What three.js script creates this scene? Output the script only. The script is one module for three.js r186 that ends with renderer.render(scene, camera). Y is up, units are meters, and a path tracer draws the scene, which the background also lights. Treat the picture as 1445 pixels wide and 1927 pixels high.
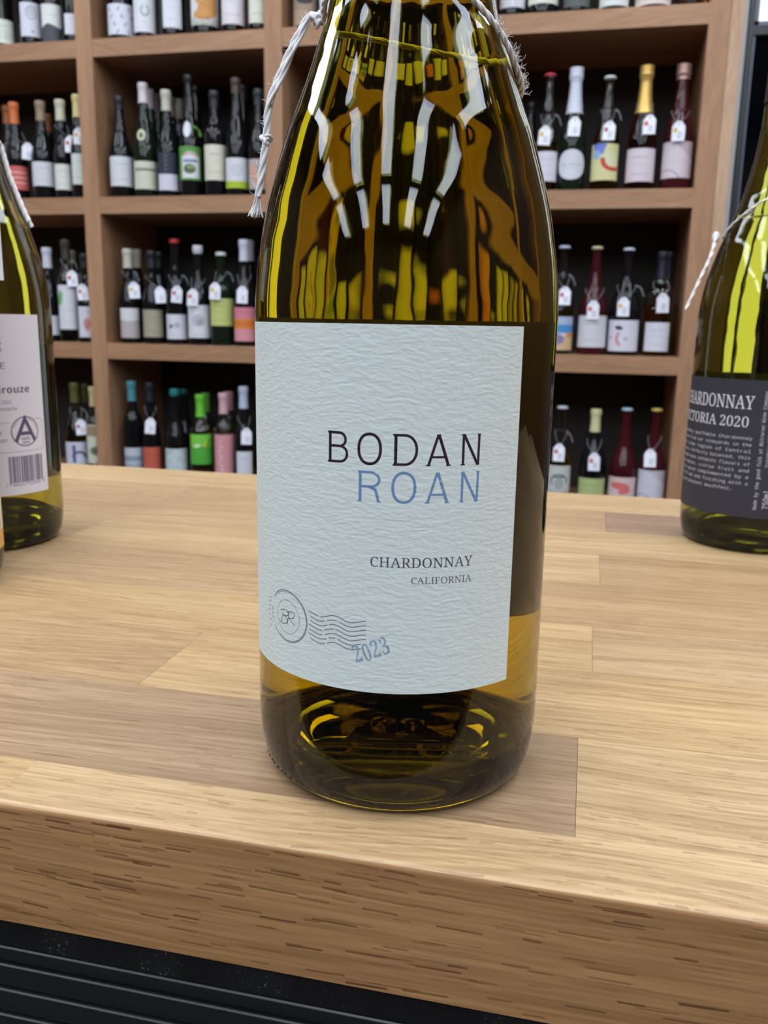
import * as THREE from 'three';
import { mergeGeometries } from 'three/addons/utils/BufferGeometryUtils.js';
import { RectAreaLightUniformsLib } from 'three/addons/lights/RectAreaLightUniformsLib.js';

// ---------- camera, sky, lights, exposure ----------
const scene = new THREE.Scene();
const CT = 0.91;                                   // height of the counter top
const camera = new THREE.PerspectiveCamera(2 * Math.atan(963.5 / 1640) * 180 / Math.PI, 1445 / 1927, 0.03, 40);
const EYE = new THREE.Vector3(0, CT + 0.126, 0);
camera.position.copy(EYE);
{
  const right = new THREE.Vector3(0.97402048, 0.01749936, -0.22578279), up = new THREE.Vector3(-0.064689, 0.97696755, -0.20334633), back = new THREE.Vector3(0.21702403, 0.21266916, 0.95271843);
  camera.quaternion.setFromRotationMatrix(new THREE.Matrix4().makeBasis(right, up, back));
}
camera.focus = 0.225;
camera.userData.fStop = 30;
scene.background = new THREE.Color(0.86, 0.94, 1.0);
const SKY = 1.5, LAMP = 5.6, EXPOSURE = 1.21;
scene.backgroundIntensity = SKY;
const renderer = new THREE.WebGLRenderer({ antialias: true });
renderer.toneMapping = THREE.LinearToneMapping;
renderer.toneMappingExposure = EXPOSURE;
renderer.shadowMap.enabled = true;
RectAreaLightUniformsLib.init();
const LAMP_COLOR = new THREE.Color(0.90, 0.975, 1.07);
const CEIL = 3.0, ROOM = { x0: -3.6, x1: 2.4, z0: -3.02, z1: 4.2 };

// ---------- helpers ----------
let seed = 12345;
const rnd = () => { seed = (seed * 1664525 + 1013904223) >>> 0; return seed / 4294967296; };
const rr = (a, b) => a + (b - a) * rnd();
const used = new Map();
function numbered(name) { const n = used.get(name) ?? 0; used.set(name, n + 1); return n ? name + '_' + String(n).padStart(3, '0') : name; }
function add(o, parent) { (parent ?? scene).add(o); o.traverse((m) => { if (m.isMesh) { m.castShadow = true; m.receiveShadow = true; } }); return o; }
function thing(name, label, category, x, y, z, turn = 0, group) {
  const g = new THREE.Group(); g.name = numbered(name); g.position.set(x, y, z); g.rotation.y = turn;
  g.userData = { label, category }; if (group) g.userData.group = group;
  return add(g);
}
function part(name, geo, mat, parent, label) { const m = new THREE.Mesh(geo, mat); m.name = name; if (label) m.userData.label = label; return add(m, parent); }
function struct(name, geo, mat, parent) { const m = new THREE.Mesh(geo, mat); m.name = name; m.userData.kind = 'structure'; return add(m, parent); }
function box(x0, x1, y0, y1, z0, z1) { const g = new THREE.BoxGeometry(x1 - x0, y1 - y0, z1 - z0); g.translate((x0 + x1) / 2, (y0 + y1) / 2, (z0 + z1) / 2); return g; }
// uv in metres from each face's own plane, the grain (u) along the axis given
function uvMetres(g, along = 'x', du = 0, dv = 0) {
  const p = g.attributes.position, n = g.attributes.normal, uv = new Float32Array(p.count * 2);
  for (let i = 0; i < p.count; i++) {
    const P = [p.getX(i), p.getY(i), p.getZ(i)], N = [Math.abs(n.getX(i)), Math.abs(n.getY(i)), Math.abs(n.getZ(i))];
    const k = N.indexOf(Math.max(...N)), a = 'xyz'.indexOf(along), rest = [0, 1, 2].filter((q) => q !== k);
    const u = rest.includes(a) ? a : rest[0], v = rest.find((q) => q !== u);
    uv[i * 2] = P[u] + du; uv[i * 2 + 1] = P[v] + dv;
  }
  g.setAttribute('uv', new THREE.BufferAttribute(uv, 2)); return g;
}
function canvasTex(w, h, draw, srgb = true) {
  const c = document.createElement('canvas'); c.width = w; c.height = h; draw(c.getContext('2d'), w, h);
  const t = new THREE.CanvasTexture(c); if (srgb) t.colorSpace = THREE.SRGBColorSpace; t.wrapS = t.wrapT = THREE.RepeatWrapping; return t;
}
function vnoise(w, h, fx, fy, s0) {                // periodic value noise, fx by fy cells
  const g = new Float32Array(fx * fy); const keep = seed; seed = s0; for (let i = 0; i < g.length; i++) g[i] = rnd(); seed = keep;
  return (x, y) => {
    const X = x / w * fx, Y = y / h * fy, xi = Math.floor(X), yi = Math.floor(Y), s = (t) => t * t * (3 - 2 * t), a = s(X - xi), b = s(Y - yi);
    const q = (i, j) => g[((j % fy + fy) % fy) * fx + ((i % fx + fx) % fx)];
    return (q(xi, yi) * (1 - a) + q(xi + 1, yi) * a) * (1 - b) + (q(xi, yi + 1) * (1 - a) + q(xi + 1, yi + 1) * a) * b;
  };
}
function dataTex(w, h, f, srgb) {
  const d = new Uint8Array(w * h * 4);
  for (let y = 0; y < h; y++) for (let x = 0; x < w; x++) { const v = f(x, y), o = (y * w + x) * 4; if (Array.isArray(v)) { d[o] = v[0]; d[o + 1] = v[1]; d[o + 2] = v[2]; } else d[o] = d[o + 1] = d[o + 2] = v; d[o + 3] = 255; }
  const t = new THREE.DataTexture(d, w, h); t.magFilter = THREE.LinearFilter; t.minFilter = THREE.LinearFilter; t.wrapS = t.wrapT = THREE.RepeatWrapping; if (srgb) t.colorSpace = THREE.SRGBColorSpace; t.needsUpdate = true; return t;
}
const std = (color, roughness = 0.6, extra = {}) => new THREE.MeshPhysicalMaterial({ color, roughness, ...extra });
const pbr = (r, g, b, roughness = 0.6, extra = {}) => new THREE.MeshPhysicalMaterial({ color: new THREE.Color(r, g, b), roughness, ...extra });

// ---------- wood ----------
// a tile of wood 0.40 m along the grain by 0.10 m across; value 0..255 multiplies the material's colour
function woodTile(s, w, h, poreCount, poreLen, poreDark, swirl, fine) {
  const n1 = vnoise(w, h, 2, 9, s), n2 = vnoise(w, h, 3, 30, s + 1), n3 = vnoise(w, h, 10, 110, s + 2), n4 = vnoise(w, h, 4, 3, s + 3), n5 = vnoise(w, h, 30, h >> 1, s + 4);
  return canvasTex(w, h, (c) => {
    const im = c.createImageData(w, h);
    for (let y = 0; y < h; y++) for (let x = 0; x < w; x++) {
      const warp = (n4(x, y) - 0.5) * swirl, Y = y + warp * h;
      let v = 0.92 + 0.09 * (n1(x, Y) - 0.5) + 0.05 * (n2(x, Y) - 0.5) + fine * (n3(x, Y) - 0.5) + fine * 0.8 * (n5(x, y) - 0.5);
      const warm = (v - 0.92) * -0.16;
      const o = (y * w + x) * 4;
      im.data[o] = Math.max(0, Math.min(255, 255 * v)); im.data[o + 1] = Math.max(0, Math.min(255, 255 * (v - 0.012 - warm))); im.data[o + 2] = Math.max(0, Math.min(255, 255 * (v - 0.03 - 2 * warm))); im.data[o + 3] = 255;
    }
    c.putImageData(im, 0, 0);
    const keep = seed; seed = s * 77 + 5;
    for (let i = 0; i < poreCount; i++) {
      const x = rr(0, w), y = rr(0, h), L = rr(0.3, 1) * poreLen * w / 400, t = rr(0.12, 0.5) * h / 100;
      const sl = (n4(x + L, y) - n4(x, y)) * -swirl * h;
      c.strokeStyle = `rgba(${60 + rr(0, 30)},${30 + rr(0, 20)},${10 + rr(0, 10)},${rr(0.25, 1) * poreDark})`; c.lineWidth = t; c.lineCap = 'round';
      for (const dx of [0, -w]) { c.beginPath(); c.moveTo(x + dx, y); c.quadraticCurveTo(x + dx + L / 2, y + sl * 0.3 + rr(-0.5, 0.5), x + dx + L, y + sl); c.stroke(); }
    }
    seed = keep;
  });
}
const TW = 1400, TH = 350;
const woodTex = [woodTile(11, TW, TH, 1500, 9, 0.26, 0.08, 0.13), woodTile(23, TW, TH, 2200, 7, 0.26, 0.3, 0.14), woodTile(37, TW, TH, 1700, 13, 0.3, 0.13, 0.12)];
const oakTex = woodTile(51, TW, TH, 950, 13, 0.55, 0.08, 0.12);
const shelfTex = woodTile(63, 700, 350, 300, 12, 0.15, 0.2, 0.08);
for (const t of [...woodTex, oakTex, shelfTex]) { t.repeat.set(1 / 0.40, 1 / 0.10); }
shelfTex.repeat.set(1 / 0.9, 1 / 0.5);
// ---------- the room ----------
const wallMat = pbr(0.13, 0.075, 0.045, 0.7), ceilMat = pbr(0.30, 0.30, 0.30, 0.9), floorMat = pbr(0.022, 0.018, 0.016, 0.5), darkTrim = pbr(0.012, 0.014, 0.018, 0.35);
struct('floor', box(ROOM.x0 - 0.1, ROOM.x1 + 0.1, -0.1, 0, ROOM.z0 - 0.1, ROOM.z1 + 0.1), floorMat);
struct('ceiling', box(ROOM.x0 - 0.1, ROOM.x1 + 0.1, CEIL, CEIL + 0.1, ROOM.z0 - 0.1, ROOM.z1 + 0.1), ceilMat);
struct('wall_right', box(ROOM.x1, ROOM.x1 + 0.1, 0, CEIL, ROOM.z0, ROOM.z1), wallMat);
struct('wall_front', box(ROOM.x0, ROOM.x1, 0, CEIL, ROOM.z1, ROOM.z1 + 0.1), wallMat);
// left wall with a window opening
const LW = { z0: -2.62, z1: -2.22, y0: 0.12, y1: 2.5 };
struct('wall_left', mergeGeometries([
  box(ROOM.x0 - 0.1, ROOM.x0, 0, LW.y0, ROOM.z0, ROOM.z1), box(ROOM.x0 - 0.1, ROOM.x0, LW.y1, CEIL, ROOM.z0, ROOM.z1),
  box(ROOM.x0 - 0.1, ROOM.x0, LW.y0, LW.y1, ROOM.z0, LW.z0), box(ROOM.x0 - 0.1, ROOM.x0, LW.y0, LW.y1, LW.z1, ROOM.z1)]), wallMat);
// back wall: deep behind the shelving, and the shop front beside it
const FZ = -2.61, SX = 0.347;                       // plane and start of the shop front
struct('wall_back', mergeGeometries([box(ROOM.x0, SX, 0, CEIL, ROOM.z0 - 0.1, ROOM.z0), box(SX - 0.004, SX, 0, CEIL, ROOM.z0, FZ - 0.012),
  box(SX, ROOM.x1, 2.5, CEIL, FZ - 0.1, FZ), box(SX, ROOM.x1, 0, 0.12, FZ - 0.1, FZ), box(1.2, ROOM.x1, 0.12, 2.5, FZ - 0.1, FZ)]), wallMat);
const paneMat = new THREE.MeshPhysicalMaterial({ color: 0xffffff, roughness: 0, transmission: 1, thickness: 0, ior: 1.5 });
const tintMat = new THREE.MeshPhysicalMaterial({ color: new THREE.Color(0.012, 0.026, 0.036), roughness: 0.02, transmission: 1, thickness: 0, ior: 1.5 });
const frameHi = pbr(0.10, 0.13, 0.17, 0.3);
{
  const w = new THREE.Group(); w.name = 'window_1'; w.userData.kind = 'structure'; add(w);
  const rail = (n, g, m = darkTrim) => part(n, g, m, w);
  rail('window_frame', box(SX, 0.361, 0.12, 2.5, FZ - 0.06, FZ));
  rail('window_frame', box(0.361, 0.372, 1.800, 2.5, FZ - 0.05, FZ - 0.008), frameHi);
  rail('window_frame', box(0.361, 0.60, 1.800, 1.812, FZ - 0.05, FZ - 0.008), frameHi);
  rail('window_frame', box(0.361, 0.60, 1.778, 1.800, FZ - 0.06, FZ));
  rail('window_frame', box(0.3625, 0.3668, 0.16, 1.775, FZ - 0.05, FZ - 0.004), frameHi);
  rail('window_frame', box(0.361, 0.60, 0.12, 0.16, FZ - 0.06, FZ));
  rail('window_frame', box(0.60, 0.65, 0.12, 2.5, FZ - 0.06, FZ));
  rail('window_frame', box(0.65, 1.2, 0.12, 0.18, FZ - 0.06, FZ));
  rail('window_frame', box(0.65, 1.2, 2.44, 2.5, FZ - 0.06, FZ));
  for (const x of [0.92, 1.16]) rail('window_frame', box(x, x + 0.04, 0.18, 2.44, FZ - 0.06, FZ));
  rail('window_frame', box(0.361, 0.60, 2.44, 2.5, FZ - 0.06, FZ));
  rail('pane', box(0.3668, 0.60, 0.16, 1.778, FZ - 0.034, FZ - 0.03), tintMat);
  rail('pane', box(0.372, 0.60, 1.812, 2.44, FZ - 0.034, FZ - 0.03), paneMat);
  for (const [a, b] of [[0.65, 0.92], [0.96, 1.16]]) rail('pane', box(a, b, 0.18, 2.44, FZ - 0.034, FZ - 0.03), paneMat);
  const v = new THREE.Group(); v.name = 'window_2'; v.userData.kind = 'structure'; add(v);
  const xf = ROOM.x0;
  part('window_frame', mergeGeometries([box(xf - 0.07, xf + 0.01, LW.y0, LW.y0 + 0.04, LW.z0, LW.z1), box(xf - 0.07, xf + 0.01, LW.y1 - 0.04, LW.y1, LW.z0, LW.z1),
    box(xf - 0.07, xf + 0.01, LW.y0 + 0.04, LW.y1 - 0.04, LW.z0, LW.z0 + 0.04), box(xf - 0.07, xf + 0.01, LW.y0 + 0.04, LW.y1 - 0.04, LW.z1 - 0.04, LW.z1)]), darkTrim, v);
  part('pane', box(xf - 0.034, xf - 0.03, LW.y0 + 0.04, LW.y1 - 0.04, LW.z0 + 0.04, LW.z1 - 0.04), paneMat, v);
}
// ceiling lamps: two tubes behind a diffuser, a lamp of the same size just below it
{
  const housing = pbr(0.5, 0.5, 0.5, 0.5), glow = new THREE.MeshStandardMaterial({ color: 0x222222, emissive: LAMP_COLOR, emissiveIntensity: LAMP * 0.6 });
  const W = 0.34, L = 1.2, spots = [];
  for (const x of [-2.7, -1.5, -0.4, 0.7, 1.75]) for (const z of [-1.55, -0.05, 1.45, 2.95]) spots.push([x, z]);
  spots.forEach(([x, z], i) => {
    const g = thing('ceiling_light', 'linear white ceiling light hung above the shop floor', 'ceiling light', x, CEIL, z, 0, 'linear ceiling lights');
    part('housing', box(-W / 2 - 0.01, W / 2 + 0.01, -0.06, 0, -L / 2 - 0.01, L / 2 + 0.01), housing, g);
    part('diffuser', box(-W / 2, W / 2, -0.075, -0.06, -L / 2, L / 2), glow, g);
    const l = new THREE.RectAreaLight(LAMP_COLOR, LAMP, W, L); l.name = 'ceiling_light_glow'; l.position.set(0, -0.082, 0); l.rotation.x = -Math.PI / 2; g.add(l);
  });
}

// ---------- shelving ----------
const SZ = -2.6, SB = -2.975;                        // front and back of the shelving
const shelfMat = pbr(0.49, 0.272, 0.152, 0.55, { map: shelfTex }), shelfSide = pbr(0.40, 0.22, 0.125, 0.6, { map: shelfTex }), shelfInside = pbr(0.10, 0.06, 0.04, 0.7), backMat = pbr(0.035, 0.030, 0.028, 0.8), trimMat = pbr(0.66, 0.44, 0.29, 0.5, { map: shelfTex });
const UP = [-2.186, -1.579, -0.973, -0.364, 0.2475], UW = 0.054, BOARDS = [0.054, 0.504, 0.9545, 1.404, 1.8575, 2.31];
{
  const s = thing('shelving_unit', 'brown wooden wall shelving of square bays filled with wine bottles', 'shelf', 0, 0, 0);
  for (const x of UP) part('upright', uvMetres(box(x, x + UW, 0, 2.36, SB, SZ), 'y', x), shelfMat, s);
  part('trim_board', uvMetres(box(UP[4] + UW, 0.333, 0, 2.36, SZ - 0.05, SZ + 0.004), 'y', 0.3), trimMat, s, 'paler vertical trim board at the end of the shelving');
  part('edge_strip', box(0.333, 0.343, 0, 2.36, SZ - 0.05, SZ - 0.004), pbr(0.42, 0.42, 0.43, 0.4), s, 'grey edge strip beside the trim board');
  for (let b = 0; b < 4; b++) {
    for (const y of BOARDS) part('shelf_board', uvMetres(box(UP[b] + UW, UP[b + 1], y - 0.05, y, SB, SZ - 0.0015), 'x', b * 0.37 + y, y), shelfMat, s);
    part('back_panel', box(UP[b] + UW, UP[b + 1], 0.01, 2.36, SB - 0.01, SB + 0.004), backMat, s);
  }
}

// ---------- the counter ----------
const counter = thing('countertop', 'pale butcher block countertop of oak staves under the large wine bottle', 'countertop', 0, 0, 0);
{
  const rows = [-0.1813, -0.2035, -0.2595, -0.3150, -0.3665, -0.4310, -0.4900, -0.5510, -0.6115, -0.6750];
  const joint = [-0.1478, 0.0045, -0.147, 0.009, -0.145, 0.013, -0.14, 0.018, -0.24];
  const C = { light: [0.62, 0.425, 0.228], warm: [0.595, 0.398, 0.202], mid: [0.53, 0.352, 0.195], pink: [0.435, 0.29, 0.170], rose: [0.42, 0.272, 0.178], tan: [0.515, 0.333, 0.176] };
  const pick = { '0,-1': 'warm', '0,0': 'light', '0,1': 'mid', '1,-1': 'pink', '1,0': 'light', '1,-2': 'mid', '2,-1': 'tan', '2,0': 'warm', '2,1': 'light', '3,-1': 'warm', '3,0': 'mid', '4,-1': 'mid', '4,0': 'tan', '5,-1': 'light', '5,0': 'tan', '5,-2': 'mid', '6,-1': 'mid', '6,0': 'light', '7,-1': 'mid', '7,0': 'rose', '7,-2': 'mid', '8,-1': 'light', '8,0': 'light', '8,1': 'light' };
  const mats = {}, keys = Object.keys(C);
  for (const k of keys) mats[k] = woodTex.map((t) => pbr(...C[k], 0.42, { map: t, bumpMap: t, bumpScale: 0.00006 }));
  const oak = pbr(0.44, 0.242, 0.104, 0.5, { map: oakTex, bumpMap: oakTex, bumpScale: 0.0002 });
  seed = 4242;
  for (let r = 0; r < 9; r++) {
    const z1 = rows[r], z0 = rows[r + 1], P = 0.305;
    for (let k = -3; k <= 2; k++) {
      const x0 = Math.max(-0.95, joint[r] + k * P), x1 = Math.min(0.8, joint[r] + (k + 1) * P);
      if (x1 - x0 < 0.02) continue;
      const key = pick[`${r},${k}`] ?? keys[Math.floor(rnd() * keys.length)], v = Math.floor(rnd() * 3), dy = rr(0, 0.00012), e = 0.00006;
      let g, m = mats[key][v];
      if (r === 0) {                                // front stave: rounded top edge, its tall side is the front of the counter
        const s = new THREE.Shape(), R = 0.0016, d = z1 - z0;   // shape axes: x = depth from front, y = height
        s.moveTo(d, CT - 0.037); s.lineTo(d, CT - dy * 0); s.lineTo(R, CT); s.absarc(R, CT - R, R, Math.PI / 2, Math.PI, false); s.lineTo(0, CT - 0.037 + 0.001); s.lineTo(0.001, CT - 0.037); s.closePath();
        g = new THREE.ExtrudeGeometry(s, { depth: x1 - x0 - e, bevelEnabled: false, curveSegments: 6, steps: 1 });
        g.rotateY(Math.PI / 2); g.translate(x0, 0, z1);   // extrusion along +x, shape x towards -z
        m = [mats[key][v], oak];
        // front faces take the coarser grain
        if (g.index) g = g.toNonIndexed(); g.clearGroups(); g.computeVertexNormals();
        const n = g.attributes.normal; let run = null;
        for (let t = 0; t < n.count; t += 3) { const mi = n.getZ(t) > 0.8 ? 1 : 0; if (run && run[2] === mi) run[1] += 3; else { if (run) g.addGroup(...run); run = [t, 3, mi]; } }
        g.addGroup(...run);
      } else g = box(x0 + e, x1 - e, CT - 0.037, CT - dy, z0 + e, z1 - e);
      uvMetres(g, 'x', rnd(), rnd());
      part('wood_stave', g, m, counter);
    }
  }
}
// black cabinet under the counter, its trim stepped into ribs
{
  const cab = thing('counter_base', 'black plastic cabinet front with ribs under the wooden countertop', 'cabinet', 0, 0, 0);
  const black = dataTex(512, 256, (() => { const a = vnoise(512, 256, 200, 100, 9), b = vnoise(512, 256, 12, 6, 10); return (x, y) => { const s = a(x, y); return s > 0.84 ? 24 + 190 * (s - 0.84) / 0.16 * b(x, y) * b(x, y) : 16 + 12 * b(x, y); }; })());
  black.repeat.set(1 / 0.12, 1 / 0.06);
  black.colorSpace = THREE.SRGBColorSpace; const grit = pbr(0.9, 0.92, 1.0, 0.5, { map: black, specularIntensity: 0.6 }), gloss = pbr(0.007, 0.0075, 0.010, 0.32);
  part('cabinet_body', box(-0.95, 0.8, 0.02, CT - 0.0371, -0.66, -0.1905), gloss, cab);
  part('trim_band', uvMetres(box(-0.95, 0.8, 0.8655, CT - 0.0371, -0.1905, -0.1822), 'x'), grit, cab);
  const rib = (y, y2, z) => { const s = new THREE.Shape(), r = 0.0009; s.moveTo(0.009, y2); s.lineTo(0.009, y); s.lineTo(r, y); s.absarc(r, y - r, r, Math.PI / 2, Math.PI, false); s.lineTo(0.0014, y2 + 0.0002); s.closePath();
    const g = new THREE.ExtrudeGeometry(s, { depth: 1.75, bevelEnabled: false, curveSegments: 6 }); g.rotateY(Math.PI / 2); g.translate(-0.95, 0, z); return g; };
  for (const [y, y2] of [[0.8652, 0.8596], [0.8594, 0.8514], [0.8512, 0.843], [0.8428, 0.8346], [0.8344, 0.8262], [0.826, 0.8178], [0.8176, 0.8094]]) part('rib', rib(y, y2, -0.1815), gloss, cab);
}
// ---------- bottle shapes ----------
function smooth(pts, n) { const c = new THREE.CatmullRomCurve3(pts.map(([r, y]) => new THREE.Vector3(r, y, 0)), false, 'centripetal'); return c.getPoints(n).map((p) => new THREE.Vector2(Math.max(0, p.x), p.y)); }
const SHAPE = {
  burg: (R, H) => [[R, 0.012], [R, 0.2 * H], [R, 0.40 * H], [R * 0.985, 0.44 * H], [R * 0.9, 0.50 * H], [R * 0.74, 0.57 * H], [R * 0.57, 0.64 * H], [0.0172, 0.71 * H], [0.0148, 0.78 * H], [0.014, 0.94 * H], [0.0152, 0.947 * H], [0.0152, 0.985 * H], [0.0142, H - 0.001], [0.0125, H]],
  bord: (R, H) => [[R, 0.012], [R, 0.3 * H], [R, 0.56 * H], [R * 0.98, 0.60 * H], [R * 0.86, 0.645 * H], [R * 0.6, 0.685 * H], [0.0175, 0.72 * H], [0.0148, 0.77 * H], [0.014, 0.94 * H], [0.0152, 0.947 * H], [0.0152, 0.985 * H], [0.0142, H - 0.001], [0.0125, H]],
  flute: (R, H) => [[R, 0.012], [R, 0.2 * H], [R, 0.36 * H], [R * 0.97, 0.42 * H], [R * 0.87, 0.50 * H], [R * 0.71, 0.59 * H], [R * 0.55, 0.68 * H], [0.0158, 0.78 * H], [0.014, 0.86 * H], [0.0135, 0.95 * H], [0.0148, 0.957 * H], [0.0148, 0.985 * H], [0.0138, H - 0.001], [0.0122, H]],
  champ: (R, H) => [[R, 0.012], [R, 0.2 * H], [R, 0.36 * H], [R * 0.98, 0.41 * H], [R * 0.89, 0.47 * H], [R * 0.73, 0.545 * H], [R * 0.56, 0.62 * H], [0.0195, 0.69 * H], [0.0165, 0.77 * H], [0.015, 0.92 * H], [0.0165, 0.927 * H], [0.0165, 0.955 * H], [0.0145, H - 0.001], [0.0125, H]],
  crown: (R, H) => [[R, 0.012], [R, 0.2 * H], [R, 0.36 * H], [R * 0.98, 0.41 * H], [R * 0.88, 0.47 * H], [R * 0.71, 0.545 * H], [R * 0.54, 0.62 * H], [0.018, 0.70 * H], [0.0148, 0.78 * H], [0.0128, 0.95 * H], [0.0142, 0.957 * H], [0.0142, 0.975 * H], [0.0132, 0.98 * H], [0.013, H - 0.001], [0.0122, H]],
};
function profile(kind, R, H) { return smooth([[0, 0], [R * 0.55, 0], [R * 0.86, 0], [R * 0.965, 0.003], ...SHAPE[kind](R, H)], 64); }
function radiusAt(pr, y) { for (let i = 1; i < pr.length; i++) if (pr[i].y >= y && pr[i].y > pr[i - 1].y) return pr[i - 1].x + (pr[i].x - pr[i - 1].x) * Math.max(0, Math.min(1, (y - pr[i - 1].y) / (pr[i].y - pr[i - 1].y))); return pr[pr.length - 1].x; }
function section(pr, y0, y1) {                       // part of a profile between two heights, closed to the axis at both ends
  const mid = pr.filter((p) => p.y > y0 + 1e-5 && p.y < y1 - 1e-5);
  const a = [...(y0 > 0.001 ? [new THREE.Vector2(0, y0), new THREE.Vector2(radiusAt(pr, y0), y0)] : [new THREE.Vector2(0, 0)]), ...mid];
  return [...a, new THREE.Vector2(radiusAt(pr, y1), y1), new THREE.Vector2(0, y1)];
}
function sleeve(pr, y0, y1, off, domed = 0.001) {    // a thin sleeve over the profile, open below, closed on top
  const pts = [new THREE.Vector2(radiusAt(pr, y0) + off * 0.2, y0), new THREE.Vector2(radiusAt(pr, y0) + off, y0)];
  for (let i = 1; i <= 14; i++) { const y = y0 + (y1 - y0) * i / 14; pts.push(new THREE.Vector2(radiusAt(pr, Math.min(y, y1 - 0.002)) + off, y)); }
  const e = pts[pts.length - 1]; pts.push(new THREE.Vector2(e.x - 0.0012, y1 + domed), new THREE.Vector2(0, y1 + domed * 1.4)); return pts;
}
const lathe = (pts, n = 32) => new THREE.LatheGeometry(pts, n);
function labelArc(r, y0, y1, a0, a1, seg = 20) { const g = new THREE.CylinderGeometry(r, r, y1 - y0, seg, 1, true, a0, a1 - a0); g.translate(0, (y0 + y1) / 2, 0); return g; }

// ---------- bottle materials ----------
const opaque = (r, g, b) => pbr(r, g, b, 0.05, { ior: 1.42 });
const wineVol = (r, g, b, d = 0.06) => new THREE.MeshPhysicalMaterial({ color: 0xffffff, roughness: 0.01, transmission: 1, thickness: 0.07, ior: 1.36, attenuationColor: new THREE.Color(r, g, b), attenuationDistance: d });
const BODY = { dk: opaque(0.006, 0.006, 0.007), vio: opaque(0.02, 0.012, 0.02), gr: opaque(0.006, 0.014, 0.008), red: opaque(0.05, 0.006, 0.009), olv: wineVol(0.5, 0.42, 0.08), yel: wineVol(0.72, 0.48, 0.05), ylw: wineVol(0.78, 0.55, 0.2), org: wineVol(0.5, 0.26, 0.04), ros: wineVol(0.42, 0.12, 0.06), clr: wineVol(0.72, 0.70, 0.4, 0.09), pnk: wineVol(0.85, 0.70, 0.45, 0.09) };
const FILL = { olv: 0.55, yel: 0.42, ylw: 0.5, org: 0.62, ros: 0.6, clr: 0.6, pnk: 0.58 };
const clearGlass = new THREE.MeshPhysicalMaterial({ color: new THREE.Color(0.80, 0.82, 0.80), roughness: 0.03, transmission: 1, thickness: 0, ior: 1.5 });
const matCache = new Map();
const cssMat = (css, rough, metal = 0) => { const k = css + rough + metal; if (!matCache.has(k)) matCache.set(k, std(css, rough, { metalness: metal })); return matCache.get(k); };

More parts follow.
